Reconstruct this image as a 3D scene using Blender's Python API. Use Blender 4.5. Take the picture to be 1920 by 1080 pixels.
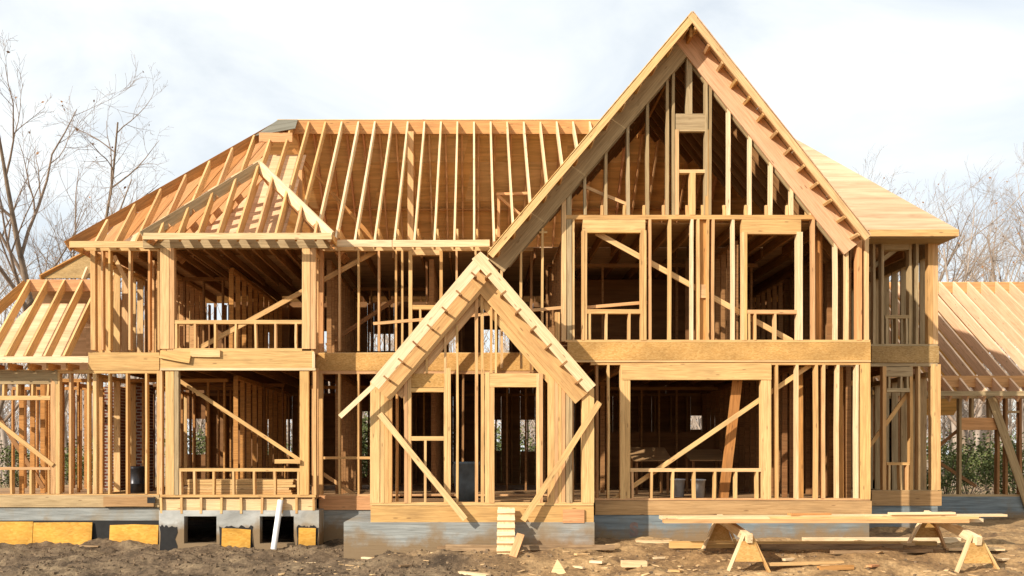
import bpy, bmesh, math, random
import numpy as np
from mathutils import Vector, Matrix

random.seed(11)
rng = np.random.default_rng(11)
scene = bpy.context.scene
for o in list(bpy.data.objects):
    bpy.data.objects.remove(o)
COL = scene.collection

# ------------------------------------------------------------------ camera, sky, sun, exposure
F, VX, HY, EYE = 1800.0, 888.0, 850.0, 2.0
cam_d = bpy.data.cameras.new("Camera")
cam = bpy.data.objects.new("Camera", cam_d)
COL.objects.link(cam)
cam.location = (0, 0, EYE)
cam.rotation_euler = (math.radians(90), 0, 0)
cam_d.sensor_width = 36.0
cam_d.lens = 36.0 * F / 1920.0
cam_d.shift_x = (960 - VX) / 1920.0
cam_d.shift_y = (HY - 540) / 1920.0
cam_d.clip_end = 2000
scene.camera = cam

SUN_AZ, SUN_EL = math.radians(49), math.radians(27.5)      # azimuth: to the left of straight behind the camera
to_sun = Vector((-math.sin(SUN_AZ) * math.cos(SUN_EL), -math.cos(SUN_AZ) * math.cos(SUN_EL), math.sin(SUN_EL)))

world = bpy.data.worlds.new("World")
scene.world = world
world.use_nodes = True
wn, wl = world.node_tree.nodes, world.node_tree.links
wn.clear()
out = wn.new("ShaderNodeOutputWorld")
bg = wn.new("ShaderNodeBackground")
sky = wn.new("ShaderNodeTexSky")
sky.sky_type = 'NISHITA'
sky.sun_disc = False
sky.sun_elevation = SUN_EL
sky.sun_rotation = math.radians(180) + SUN_AZ
sky.air_density = 1.0
sky.dust_density = 1.2
bg.inputs['Strength'].default_value = 0.12
# thin bright winter cloud over most of the sky, thinning to pale blue in places
tc = wn.new("ShaderNodeTexCoord")
mp = wn.new("ShaderNodeMapping")
mp.inputs['Scale'].default_value = (1.6, 1.6, 4.2)
mp.inputs['Location'].default_value = (3.1, 0.4, 1.3)
nz = wn.new("ShaderNodeTexNoise")
nz.inputs['Scale'].default_value = 1.7
nz.inputs['Detail'].default_value = 6
nz.inputs['Roughness'].default_value = 0.55
nz.inputs['Distortion'].default_value = 0.6
rp = wn.new("ShaderNodeValToRGB")
rp.color_ramp.elements[0].position = 0.34
rp.color_ramp.elements[0].color = (0.6, 0.6, 0.6, 1)
rp.color_ramp.elements[1].position = 0.56
rp.color_ramp.elements[1].color = (1, 1, 1, 1)
mx = wn.new("ShaderNodeMix")
mx.data_type = 'RGBA'
mx.inputs[7].default_value = (6.55, 6.85, 6.98, 1)
wl.new(tc.outputs['Generated'], mp.inputs['Vector'])
wl.new(mp.outputs['Vector'], nz.inputs['Vector'])
wl.new(nz.outputs['Fac'], rp.inputs['Fac'])
wl.new(rp.outputs['Color'], mx.inputs[0])
wl.new(sky.outputs['Color'], mx.inputs[6])
wl.new(mx.outputs[2], bg.inputs['Color'])
wl.new(bg.outputs['Background'], out.inputs['Surface'])

sun_d = bpy.data.lights.new("Sun", 'SUN')
sun_d.energy = 5.0
sun_d.angle = math.radians(0.6)
sun_d.color = (1.0, 0.90, 0.77)
sun = bpy.data.objects.new("Sun", sun_d)
sun.rotation_euler = to_sun.to_track_quat('Z', 'Y').to_euler()
sun.location = (-20, -20, 25)
COL.objects.link(sun)

vs = scene.view_settings
vs.view_transform = 'Standard'
vs.look = 'None'
vs.exposure = 0.38
vs.gamma = 1.0
vs.use_curve_mapping = False
scene.render.engine = 'CYCLES'
scene.cycles.max_bounces = 6
scene.cycles.diffuse_bounces = 4


# ------------------------------------------------------------------ measuring helpers
def X(px, Y):
    return (px - VX) * Y / F


def Z(py, Y):
    return EYE + (HY - py) * Y / F


def sstep(x, a, b):
    t = np.clip((x - a) / (b - a), 0, 1)
    return t * t * (3 - 2 * t)


def vnoise(x, y, seed=0):
    xi, yi = np.floor(x).astype(np.int64), np.floor(y).astype(np.int64)
    xf, yf = x - xi, y - yi
    u, v = xf * xf * (3 - 2 * xf), yf * yf * (3 - 2 * yf)

    def h(i, j):
        n = (i * 374761393 + j * 668265263 + seed * 1442695041) & 0x7fffffff
        n = ((n ^ (n >> 13)) * 1274126177) & 0x7fffffff
        return ((n ^ (n >> 16)) & 0xffff) / 65535.0
    return (h(xi, yi) * (1 - u) + h(xi + 1, yi) * u) * (1 - v) + (h(xi, yi + 1) * (1 - u) + h(xi + 1, yi + 1) * u) * v


def ground_z(x, y):
    x = np.asarray(x, float)
    y = np.asarray(y, float)
    z = 0.05 + 0.13 * sstep(x, -2.6, -1.4) * sstep(y, 15.9, 16.9) + 0.15 * sstep(x, -2.6, 0.6) * sstep(y, 15.2, 17.6) + 0.06 * sstep(y, 17.0, 19.5)
    z = z - 0.07 * sstep(-y, -16.2, -14.0)
    near = sstep(-np.abs(x - 1), -22, -12) * sstep(-np.abs(y - 17), -9, -4)
    z = z + near * (0.16 * (vnoise(x * 0.7, y * 1.1, 1) - .5) + 0.13 * (vnoise(x * 2.1, y * 3.0, 2) - .5))
    muddy = 0.55 + 0.45 * sstep(-x, -1.5, 2.0)
    z = z + near * muddy * (0.085 * (vnoise(x * 3.4, y * 6.5, 3) - .5) + 0.05 * (vnoise(x * 10, y * 14, 4) - .5)
                            + 0.042 * (vnoise(x * 19, y * 24, 5) - .5))
    z = z + (1 - near) * (0.5 * (vnoise(x * 0.06, y * 0.06, 6) - .5) + 0.12 * (vnoise(x * .5, y * .5, 7) - .5)) * sstep(np.abs(y - 20), 8, 16)
    return z


def gz(x, y):
    return float(ground_z(np.array([x]), np.array([y]))[0])


# ------------------------------------------------------------------ materials
def new_mat(name, rough=0.85):
    m = bpy.data.materials.new(name)
    m.use_nodes = True
    b = m.node_tree.nodes["Principled BSDF"]
    b.inputs['Roughness'].default_value = rough
    b.inputs['Specular IOR Level'].default_value = 0.25
    return m, m.node_tree.nodes, m.node_tree.links, b


def ramp(n, stops):
    r = n.new("ShaderNodeValToRGB")
    e = r.color_ramp.elements
    e[0].position, e[0].color = stops[0][0], (*stops[0][1], 1)
    e[1].position, e[1].color = stops[-1][0], (*stops[-1][1], 1)
    for p, c in stops[1:-1]:
        x = e.new(p)
        x.color = (*c, 1)
    return r


def mixc(n, l, fac, a, b, mode='MIX'):
    m = n.new("ShaderNodeMix")
    m.data_type = 'RGBA'
    m.blend_type = mode
    for s, v in ((0, fac), (6, a), (7, b)):
        if hasattr(v, 'is_linked') or hasattr(v, 'links'):
            l.new(v, m.inputs[s])
        else:
            m.inputs[s].default_value = v if s == 0 else (*v, 1)
    return m.outputs[2]


def noise(n, l, vec, scale, detail=4, rough=.55, dist=0.0):
    t = n.new("ShaderNodeTexNoise")
    t.inputs['Scale'].default_value = scale
    t.inputs['Detail'].default_value = detail
    t.inputs['Roughness'].default_value = rough
    t.inputs['Distortion'].default_value = dist
    l.new(vec, t.inputs['Vector'])
    return t.outputs['Fac']


def obj_vec(n, l, scale):
    """object coordinates, shifted by the object's own random number so that no two boards match"""
    t = n.new("ShaderNodeTexCoord")
    i = n.new("ShaderNodeObjectInfo")
    a = n.new("ShaderNodeVectorMath")
    a.operation = 'MULTIPLY_ADD'
    s = n.new("ShaderNodeVectorMath")
    s.operation = 'SCALE'
    s.inputs[0].default_value = (37.0, 53.0, 71.0)
    l.new(i.outputs['Random'], s.inputs['Scale'])
    l.new(t.outputs['Object'], a.inputs[0])
    a.inputs[1].default_value = scale
    l.new(s.outputs[0], a.inputs[2])
    return a.outputs[0], i.outputs['Random']


def lumber(name, tints, dark=0.68, dirt=(0.16, 0.10, 0.05), dirt_amt=0.25):
    m, n, l, b = new_mat(name, 0.8)
    v, rnd = obj_vec(n, l, (1.4, 34, 34))
    grain = noise(n, l, v, 1.0, 5, .6, 1.2)
    step = 1.0 / max(1, len(tints) - 1)
    tint = ramp(n, [(i * step, t) for i, t in enumerate(tints)])
    l.new(rnd, tint.inputs['Fac'])
    g = ramp(n, [(0.3, (dark, dark * .92, dark * .82)), (0.62, (1.08, 1.06, 1.04))])
    l.new(grain, g.inputs['Fac'])
    c = mixc(n, l, 1.0, tint.outputs['Color'], g.outputs['Color'], 'MULTIPLY')
    v2, _ = obj_vec(n, l, (0.9, 3.5, 3.5))
    blot = noise(n, l, v2, 1.6, 3)
    bf = ramp(n, [(0.50, (0, 0, 0)), (0.72, (dirt_amt,) * 3)])
    l.new(blot, bf.inputs['Fac'])
    c = mixc(n, l, bf.outputs['Color'], c, dirt)
    # knots
    vk, _ = obj_vec(n, l, (2.2, 9, 9))
    vo = n.new("ShaderNodeTexVoronoi")
    vo.inputs['Scale'].default_value = 1.0
    l.new(vk, vo.inputs['Vector'])
    kf = ramp(n, [(0.07, (0.6,) * 3), (0.13, (0, 0, 0))])
    l.new(vo.outputs['Distance'], kf.inputs['Fac'])
    c = mixc(n, l, kf.outputs['Color'], c, (0.13, 0.06, 0.025))
    l.new(c, b.inputs['Base Color'])
    bp = n.new("ShaderNodeBump")
    bp.inputs['Strength'].default_value = 0.25
    bp.inputs['Distance'].default_value = 0.004
    l.new(grain, bp.inputs['Height'])
    l.new(bp.outputs['Normal'], b.inputs['Normal'])
    return m


M = {}
M['pine'] = lumber("pine_lumber", [(0.62, 0.40, 0.17), (0.70, 0.47, 0.21), (0.58, 0.34, 0.13), (0.72, 0.50, 0.25), (0.60, 0.35, 0.17), (0.66, 0.42, 0.16)])
M['fir'] = lumber("fir_lumber", [(0.62, 0.33, 0.14), (0.66, 0.38, 0.18), (0.54, 0.26, 0.09), (0.68, 0.42, 0.20), (0.58, 0.28, 0.13)])
M['orange'] = lumber("orange_lumber", [(0.48, 0.24, 0.07), (0.56, 0.30, 0.10), (0.44, 0.20, 0.06), (0.54, 0.27, 0.08)], .6)
M['pale'] = lumber("pale_lumber", [(0.74, 0.56, 0.33), (0.78, 0.62, 0.40), (0.70, 0.50, 0.27)], .7, dirt_amt=.12)
M['grey'] = lumber("weathered_shaded_lumber", [(0.40, 0.30, 0.17), (0.46, 0.36, 0.21), (0.37, 0.27, 0.14), (0.50, 0.37, 0.20)], .62, dirt_amt=.3)  # weathered grey; on recess, left rake and left hip it paints shade
M['dirty'] = lumber("muddy_lumber", [(0.30, 0.20, 0.11), (0.40, 0.27, 0.15), (0.24, 0.15, 0.08)], .5, (0.10, 0.065, 0.04), .7)
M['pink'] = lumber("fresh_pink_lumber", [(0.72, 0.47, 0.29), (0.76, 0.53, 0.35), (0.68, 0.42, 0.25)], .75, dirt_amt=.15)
M['rim'] = lumber("rim_lumber", [(0.44, 0.27, 0.12), (0.50, 0.32, 0.15), (0.40, 0.24, 0.11)], .7, dirt_amt=.35)
M['inner'] = lumber("shaded_lumber", [(0.30, 0.155, 0.06), (0.36, 0.19, 0.075), (0.26, 0.12, 0.045)], .55)  # lumber darkened so indoor framing carries its shade in the colour


def flake(name, c1, c2, c3, big=30.0):
    """oriented strand board: overlapping flakes of wood"""
    m, n, l, b = new_mat(name, 0.8)
    v, rnd = obj_vec(n, l, (big * .6, big * 1.5, big * 1.5))
    vo = n.new("ShaderNodeTexVoronoi")
    vo.inputs['Scale'].default_value = 1.6
    l.new(v, vo.inputs['Vector'])
    r = ramp(n, [(0.0, c1), (0.5, c2), (1.0, c3)])
    l.new(vo.outputs['Color'], r.inputs['Fac'])
    v2, _ = obj_vec(n, l, (0.8, 1.2, 1.2))
    f = noise(n, l, v2, 1.5, 4)
    s = ramp(n, [(0.35, (0.72, 0.7, 0.66)), (0.65, (1.1, 1.08, 1.05))])
    l.new(f, s.inputs['Fac'])
    c = mixc(n, l, 1.0, r.outputs['Color'], s.outputs['Color'], 'MULTIPLY')
    l.new(c, b.inputs['Base Color'])
    return m


M['osb'] = flake("strand_board", (0.42, 0.23, 0.07), (0.54, 0.31, 0.10), (0.62, 0.39, 0.15))
M['osb_grey'] = flake("weathered_shaded_strand_board", (0.26, 0.16, 0.06), (0.36, 0.23, 0.09), (0.44, 0.30, 0.14))  # greyer board; on the recess rim it paints shade
M['ply_orange'] = flake("form_board", (0.52, 0.26, 0.04), (0.62, 0.33, 0.055), (0.68, 0.40, 0.09), 16)
M['lvl'] = lumber("laminated_beam", [(0.60, 0.38, 0.15), (0.66, 0.44, 0.19), (0.55, 0.33, 0.12)], .66, dirt_amt=.3)


def sheet(name, tints, var=0.8):
    m, n, l, b = new_mat(name, 0.8)
    v, rnd = obj_vec(n, l, (0.7, 7, 7))
    g = noise(n, l, v, 1.0, 5, .6, .8)
    t = ramp(n, [(i / (len(tints) - 1), c) for i, c in enumerate(tints)])
    l.new(rnd, t.inputs['Fac'])
    s = ramp(n, [(0.3, (var * .85, var * .8, var * .72)), (0.65, (1.1, 1.08, 1.05))])
    l.new(g, s.inputs['Fac'])
    c = mixc(n, l, 1.0, t.outputs['Color'], s.outputs['Color'], 'MULTIPLY')
    l.new(c, b.inputs['Base Color'])
    return m


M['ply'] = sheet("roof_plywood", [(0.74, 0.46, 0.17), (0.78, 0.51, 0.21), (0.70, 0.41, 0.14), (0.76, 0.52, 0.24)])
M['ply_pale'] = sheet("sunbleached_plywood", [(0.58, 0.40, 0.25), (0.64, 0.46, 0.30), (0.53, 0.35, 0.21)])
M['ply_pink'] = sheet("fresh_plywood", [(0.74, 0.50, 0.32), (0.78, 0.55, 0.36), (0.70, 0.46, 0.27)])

M['ply_dark'] = sheet("shaded_sheathing", [(0.20, 0.10, 0.04), (0.26, 0.13, 0.05), (0.17, 0.08, 0.03)])  # plywood darkened: indoor shade put into its colour
M['deck'] = sheet("floor_deck", [(0.36, 0.22, 0.11), (0.40, 0.25, 0.12)])
M['ply_grey'] = sheet("weathered_plywood", [(0.16, 0.15, 0.12), (0.20, 0.19, 0.15)])


def concrete(name, base, mark, lines=True):
    m, n, l, b = new_mat(name, 0.9)
    t = n.new("ShaderNodeTexCoord")
    mpn = n.new("ShaderNodeMapping")
    mpn.inputs['Scale'].default_value = (0.9, 0.9, 16 if lines else 2)
    l.new(t.outputs['Object'], mpn.inputs['Vector'])
    f1 = noise(n, l, mpn.outputs[0], 1.3, 5, .65, .4)
    f2 = noise(n, l, t.outputs['Object'], 1.1, 5, .6)
    r1 = ramp(n, [(0.35, tuple(c * .62 for c in base)), (0.62, tuple(c * 1.12 for c in base))])
    l.new(f1, r1.inputs['Fac'])
    r2 = ramp(n, [(0.50, (0, 0, 0)), (0.68, (.75,) * 3)])
    l.new(f2, r2.inputs['Fac'])
    c = mixc(n, l, r2.outputs['Color'], r1.outputs['Color'], mark)
    geo = n.new("ShaderNodeNewGeometry")
    sz = n.new("ShaderNodeSeparateXYZ")
    l.new(geo.outputs['Position'], sz.inputs[0])
    f3 = noise(n, l, t.outputs['Object'], 2.3, 5, .65)
    ma = n.new("ShaderNodeMath")
    ma.operation = 'MULTIPLY_ADD'
    l.new(f3, ma.inputs[0])
    ma.inputs[1].default_value = -.9
    l.new(sz.outputs['Z'], ma.inputs[2])
    mr_ = n.new("ShaderNodeMapRange")
    mr_.inputs['From Min'].default_value = .18
    mr_.inputs['From Max'].default_value = -.08
    l.new(ma.outputs[0], mr_.inputs['Value'])
    c = mixc(n, l, mr_.outputs['Result'], c, (0.23, 0.16, 0.09))
    l.new(c, b.inputs['Base Color'])
    bp = n.new("ShaderNodeBump")
    bp.inputs['Strength'].default_value = 0.5
    bp.inputs['Distance'].default_value = 0.02
    l.new(f1, bp.inputs['Height'])
    l.new(bp.outputs['Normal'], b.inputs['Normal'])
    return m


M['concrete'] = concrete("grey_concrete", (0.30, 0.31, 0.29), (0.27, 0.21, 0.13))
M['concrete_blue'] = concrete("bluish_concrete", (0.20, 0.235, 0.245), (0.19, 0.165, 0.115))
M['concrete_pale'] = concrete("pale_concrete", (0.42, 0.42, 0.39), (0.35, 0.31, 0.24), False)


def plain(name, c, rough=.7, metal=0.0, var=.25, scale=6):
    m, n, l, b = new_mat(name, rough)
    v, _ = obj_vec(n, l, (1, 1, 1))
    f = noise(n, l, v, scale, 4)
    r = ramp(n, [(.3, tuple(x * (1 - var) for x in c)), (.7, tuple(min(1, x * (1 + var)) for x in c))])
    l.new(f, r.inputs['Fac'])
    l.new(r.outputs['Color'], b.inputs['Base Color'])
    b.inputs['Metallic'].default_value = metal
    return m


M['tar'] = plain("black_tar", (0.018, 0.017, 0.016), .6)
M['pvc'] = plain("white_plastic", (0.74, 0.75, 0.74), .4, 0, .05)
M['barrel'] = plain("grey_plastic", (0.10, 0.13, 0.15), .5)
M['steel'] = plain("dark_steel", (0.05, 0.05, 0.055), .35, .6)
M['bucket'] = plain("white_bucket_plastic", (0.55, 0.56, 0.56), .5)
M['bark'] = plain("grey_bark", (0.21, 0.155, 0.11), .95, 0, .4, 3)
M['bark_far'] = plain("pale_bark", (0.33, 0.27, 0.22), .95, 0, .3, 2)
M['twig'] = plain("twig_bark", (0.26, 0.19, 0.14), .95, 0, .3, 3)
M['leaf_dry'] = plain("dry_brown_leaf", (0.27, 0.13, 0.05), .9, 0, .4, 2)
M['leaf_green'] = plain("olive_leaf", (0.10, 0.12, 0.035), .8, 0, .5, 2)
M['red_paint'] = plain("faded_red_paint", (0.245, 0.175, 0.15), .9)
M['chip'] = plain("wood_chip", (0.55, 0.37, 0.19), .9, 0, .4, 2)
M['clod'] = plain("soil_clod", (0.17, 0.118, 0.072), .95, 0, .45, 2)


def brick_mat():
    m, n, l, b = new_mat("chimney_brick", .9)
    t = n.new("ShaderNodeTexCoord")
    mpn = n.new("ShaderNodeMapping")
    mpn.inputs['Rotation'].default_value = (math.radians(90), 0, 0)
    l.new(t.outputs['Object'], mpn.inputs['Vector'])
    k = n.new("ShaderNodeTexBrick")
    k.inputs['Scale'].default_value = 1.0
    k.inputs['Brick Width'].default_value = .21
    k.inputs['Row Height'].default_value = .075
    k.inputs['Mortar Size'].default_value = .012
    k.inputs['Color1'].default_value = (.16, .05, .03, 1)
    k.inputs['Color2'].default_value = (.11, .035, .025, 1)
    k.inputs['Mortar'].default_value = (.34, .31, .27, 1)
    l.new(mpn.outputs[0], k.inputs['Vector'])
    l.new(k.outputs['Color'], b.inputs['Base Color'])
    return m


M['brick'] = brick_mat()


def ground_mat():
    m, n, l, b = new_mat("muddy_soil", .95)
    t = n.new("ShaderNodeTexCoord")
    P = t.outputs['Object']
    f1 = noise(n, l, P, 1.2, 6, .65, .5)
    f2 = noise(n, l, P, 14, 5, .7)
    wet = ramp(n, [(.34, (0.060, 0.042, 0.026)), (.48, (0.145, 0.10, 0.06)), (.66, (0.25, 0.18, 0.105))])
    dry = ramp(n, [(.34, (0.15, 0.09, 0.045)), (.5, (0.34, 0.21, 0.095)), (.68, (0.50, 0.33, 0.16))])
    l.new(f1, wet.inputs['Fac'])
    l.new(f1, dry.inputs['Fac'])
    sx = n.new("ShaderNodeSeparateXYZ")
    l.new(P, sx.inputs[0])
    add = n.new("ShaderNodeMath")
    add.operation = 'MULTIPLY_ADD'
    l.new(noise(n, l, P, .55, 3), add.inputs[0])
    add.inputs[1].default_value = 5.0
    l.new(sx.outputs['X'], add.inputs[2])
    fr = n.new("ShaderNodeMapRange")
    fr.interpolation_type = 'SMOOTHSTEP'
    fr.inputs['From Min'].default_value = 0.6
    fr.inputs['From Max'].default_value = 4.4
    l.new(add.outputs[0], fr.inputs['Value'])
    c = mixc(n, l, fr.outputs['Result'], wet.outputs['Color'], dry.outputs['Color'])
    fine = ramp(n, [(.3, (.55, .55, .55)), (.65, (1.2, 1.2, 1.2))])
    l.new(f2, fine.inputs['Fac'])
    c = mixc(n, l, 1.0, c, fine.outputs['Color'], 'MULTIPLY')
    # leaf litter far behind the house
    fy = n.new("ShaderNodeMapRange")
    fy.inputs['From Min'].default_value = 27
    fy.inputs['From Max'].default_value = 33
    l.new(sx.outputs['Y'], fy.inputs['Value'])
    lit = ramp(n, [(.35, (0.16, 0.10, 0.05)), (.5, (0.30, 0.20, 0.11)), (.65, (0.20, 0.18, 0.07))])
    l.new(noise(n, l, P, 2.6, 6, .7), lit.inputs['Fac'])
    c = mixc(n, l, fy.outputs['Result'], c, lit.outputs['Color'])
    l.new(c, b.inputs['Base Color'])
    bp = n.new("ShaderNodeBump")
    bp.inputs['Strength'].default_value = .8
    bp.inputs['Distance'].default_value = .04
    l.new(f2, bp.inputs['Height'])
    l.new(bp.outputs['Normal'], b.inputs['Normal'])
    return m


M['ground'] = ground_mat()


# ------------------------------------------------------------------ object helpers
WORLD = {}


def setprops(o, label=None, cat=None, group=None, kind=None):
    if label: o['label'] = label
    if cat: o['category'] = cat
    if group: o['group'] = group
    if kind: o['kind'] = kind
    return o


def link(o, parent=None, M4=None):
    """link o at world matrix M4 below parent"""
    COL.objects.link(o)
    M4 = M4 or Matrix.Identity(4)
    if parent is not None:
        o.parent = parent
        o.matrix_local = WORLD[parent.name].inverted() @ M4
    else:
        o.matrix_local = M4
    WORLD[o.name] = M4.copy()
    return o


def empty(name, loc, rz=0.0):
    o = bpy.data.objects.new(name, None)
    o.empty_display_size = .3
    return link(o, None, Matrix.Translation(loc) @ Matrix.Rotation(rz, 4, 'Z'))


def mesh_obj(name, verts, faces, mat, parent=None, M4=None, smooth=False):
    me = bpy.data.meshes.new(name)
    me.from_pydata([tuple(v) for v in verts], [], [tuple(f) for f in faces])
    me.materials.append(M[mat])
    if smooth:
        me.polygons.foreach_set('use_smooth', [True] * len(me.polygons))
    me.update()
    return link(bpy.data.objects.new(name, me), parent, M4)


BOXF = [(0, 3, 2, 1), (4, 5, 6, 7), (0, 1, 5, 4), (1, 2, 6, 5), (2, 3, 7, 6), (3, 0, 4, 7)]


def box_verts(lo, hi):
    a, b, c = lo
    d, e, f = hi
    return [(a, b, c), (d, b, c), (d, e, c), (a, e, c), (a, b, f), (d, b, f), (d, e, f), (a, e, f)]


def boxes(name, bl, mat, parent=None):
    """several boxes given as (x0,x1,y0,y1,z0,z1) in world space, one mesh"""
    v, f = [], []
    for (x0, x1, y0, y1, z0, z1) in bl:
        k = len(v)
        v += box_verts((x0, y0, z0), (x1, y1, z1))
        f += [tuple(i + k for i in q) for q in BOXF]
    c = Vector((sum(p[0] for p in v) / len(v), sum(p[1] for p in v) / len(v), sum(p[2] for p in v) / len(v)))
    v = [(p[0] - c.x, p[1] - c.y, p[2] - c.z) for p in v]
    return mesh_obj(name, v, f, mat, parent, Matrix.Translation(c))


def slab(name, x0, x1, y0, y1, z0, z1, mat, parent=None):
    return boxes(name, [(x0, x1, y0, y1, z0, z1)], mat, parent)


def member(name, p0, p1, w, d, mat='pine', parent=None, side=None, jit=1.0):
    """a board from p0 to p1; w is its size along 'side', d its size along the third axis; slightly out of true"""
    p0, p1 = Vector(p0), Vector(p1)
    a = p1 - p0
    L = a.length
    a.normalize()
    if side is None:
        side = Vector((1, 0, 0)) if abs(a.x) < .9 else Vector((0, 1, 0))
    side = Vector(side)
    s = (side - a * side.dot(a)).normalized()
    t = a.cross(s)
    ang = random.gauss(0, .018) * jit
    s, t = s * math.cos(ang) + t * math.sin(ang), t * math.cos(ang) - s * math.sin(ang)
    j = lambda: random.gauss(0, .0035) * jit
    w2, d2 = w / 2, d / 2
    x0, x1 = -L / 2, L / 2
    e = [j() for _ in range(4)]
    bow = random.gauss(0, .004) * jit * min(1, L / 3)
    v = []
    for xx, ey, ez in ((x0, e[0], e[1]), (0, bow, -bow), (x1, e[2], e[3])):
        v += [(xx, -w2 + ey, -d2 + ez), (xx, w2 + ey, -d2 + ez), (xx, w2 + ey, d2 + ez), (xx, -w2 + ey, d2 + ez)]
    f = [(3, 2, 1, 0), (8, 9, 10, 11)]
    for k in (0, 4):
        for q in range(4):
            f.append((k + q, k + (q + 1) % 4, k + 4 + (q + 1) % 4, k + 4 + q))
    f = [tuple(reversed(q)) for q in f]
    R = Matrix((a, s, t)).transposed().to_4x4()
    if R.to_3x3().determinant() < 0:
        f = [tuple(reversed(q)) for q in f]
    R.translation = (p0 + p1) / 2
    # outward faces
    f = [tuple(reversed(q)) for q in f]
    return mesh_obj(name, v, f, mat, parent, R)


def prism(name, quad, thick, mat, parent=None):
    """a thin sheet: polygon given in world space, thickened along its normal; own axes, x along first edge"""
    q = [Vector(p) for p in quad]
    c = sum(q, Vector()) / len(q)
    ax = (q[1] - q[0]).normalized()
    nrm = Vector((0, 0, 0))
    for i in range(1, len(q) - 1):
        nrm += (q[i] - q[0]).cross(q[i + 1] - q[0])
    nrm.normalize()
    ay = nrm.cross(ax)
    R = Matrix((ax, ay, nrm)).transposed().to_4x4()
    R.translation = c
    Ri = R.inverted()
    loc = [Ri @ p for p in q]
    n = len(loc)
    v = [(p.x, p.y, 0) for p in loc] + [(p.x, p.y, thick) for p in loc]
    f = [tuple(range(n - 1, -1, -1)), tuple(range(n, 2 * n))] + [(i, (i + 1) % n, n + (i + 1) % n, n + i) for i in range(n)]
    return mesh_obj(name, v, f, mat, parent, R)


def frame(name, bl, mat, parent):
    o = boxes(name, bl[:1], mat, parent)
    for q in bl[1:]:
        boxes('plate', [q], mat, o)
    return o


class Wall:
    """a framed wall in the plane y = Y, measured off the photograph at that distance"""
    def __init__(self, Y, part, depth=.14):
        self.Y, self.p, self.d = Y, part, depth

    def stud(self, px, y0, y1, w=.042, name='stud', dy=0.0, mat='pine', d=None):
        Y, d = self.Y, d or self.d
        x = X(px, Y)
        yc = Y + dy + d / 2
        return member(name, (x, yc, Z(y1, Y)), (x, yc, Z(y0, Y)), w, d, mat, self.p)

    def post(self, px0, px1, y0, y1, name='post', dy=-.004, mat='pine', plies=1, d=None):
        Y = self.Y
        xs = np.linspace(X(px0, Y), X(px1, Y), plies + 1)
        for i in range(plies):
            ww = xs[i + 1] - xs[i] - .003
            xm = (xs[i] + xs[i + 1]) / 2
            yc = Y + dy + (d or self.d) / 2 + random.uniform(-.006, .006)
            member(name, (xm, yc, Z(y1, Y)), (xm, yc, Z(y0, Y)), ww, d or self.d, mat, self.p, jit=.4)

    def rail(self, px0, px1, y0, y1, name='sill', dy=0.0, mat='pine', d=None):
        Y, d = self.Y, d or self.d
        yc = Y + dy + d / 2
        zc = (Z(y0, Y) + Z(y1, Y)) / 2
        return member(name, (X(px0, Y), yc, zc), (X(px1, Y), yc, zc), d, abs(Z(y0, Y) - Z(y1, Y)), mat, self.p, side=(0, 1, 0), jit=.3)

    def prop(self, a, b, dya, dyb, w=.105, t=.038, mat='pine'):
        Ya, Yb = self.Y + dya, self.Y + dyb
        return member('brace', (X(a[0], Ya), Ya, Z(a[1], Ya)), (X(b[0], Yb), Yb, Z(b[1], Yb)), t, w, mat, self.p, side=(0, 1, 0))

    def brace(self, a, b, dy=.16, w=.09, t=.038, name='brace', mat='pine', par=None):
        Y = self.Y
        Yc = Y + dy
        return member(name, (X(a[0], Yc), Yc, Z(a[1], Yc)), (X(b[0], Yc), Yc, Z(b[1], Yc)), t, w, mat, par or self.p, side=(0, 1, 0))


# ------------------------------------------------------------------ ground
def make_ground():
    xs = np.concatenate([np.array([-900, -500, -300, -200, -140, -100, -75, -60, -50, -42, -36, -31, -27, -24, -21, -18.5, -16.5, -15, -13.8, -12.8, -12, -11.4]),
                         np.arange(-11, 12.5, .045),
                         np.array([12.7, 13.2, 14, 15, 16.5, 18.5, 21, 24, 27, 31, 36, 42, 50, 60, 75, 100, 140, 200, 300, 500, 900])])
    ys = np.concatenate([np.array([-200, -100, -50, -25, -12, -5, 0, 4, 7, 9, 10.5, 11.6, 12.5, 13.2]), np.arange(13.6, 20.4, .036),
                         np.array([20.6, 21, 21.6, 22.4, 23.2, 24, 25, 26, 27, 28, 29, 30, 31, 32, 33, 34, 36, 38, 40, 43, 46, 50, 55, 60, 68, 80, 100, 130, 180, 260, 400, 700, 1200])])
    gx, gy = np.meshgrid(xs, ys)
    g = ground_z(gx.ravel(), gy.ravel())
    v = np.column_stack([gx.ravel(), gy.ravel(), g])
    nx, ny = len(xs), len(ys)
    i = np.arange((nx - 1) * (ny - 1))
    r, c = i // (nx - 1), i % (nx - 1)
    a = r * nx + c
    fc = np.column_stack([a, a + 1, a + nx + 1, a + nx]).astype(np.int32)
    me = bpy.data.meshes.new("ground")
    me.vertices.add(len(v))
    me.vertices.foreach_set('co', v.ravel())
    me.loops.add(fc.size)
    me.loops.foreach_set('vertex_index', fc.ravel())
    me.polygons.add(len(fc))
    me.polygons.foreach_set('loop_start', np.arange(0, fc.size, 4))
    me.polygons.foreach_set('loop_total', np.full(len(fc), 4))
    me.polygons.foreach_set('use_smooth', np.ones(len(fc), bool))
    me.update()
    me.validate()
    me.materials.append(M['ground'])
    o = bpy.data.objects.new("ground", me)
    link(o)
    o['kind'] = 'structure'


make_ground()

# ================================================================== THE HOUSE
house = empty("timber_frame_house", (0.5, 20, 0))
setprops(house, "two storey timber frame house under construction with steep gable and open rafters", "house")

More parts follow.
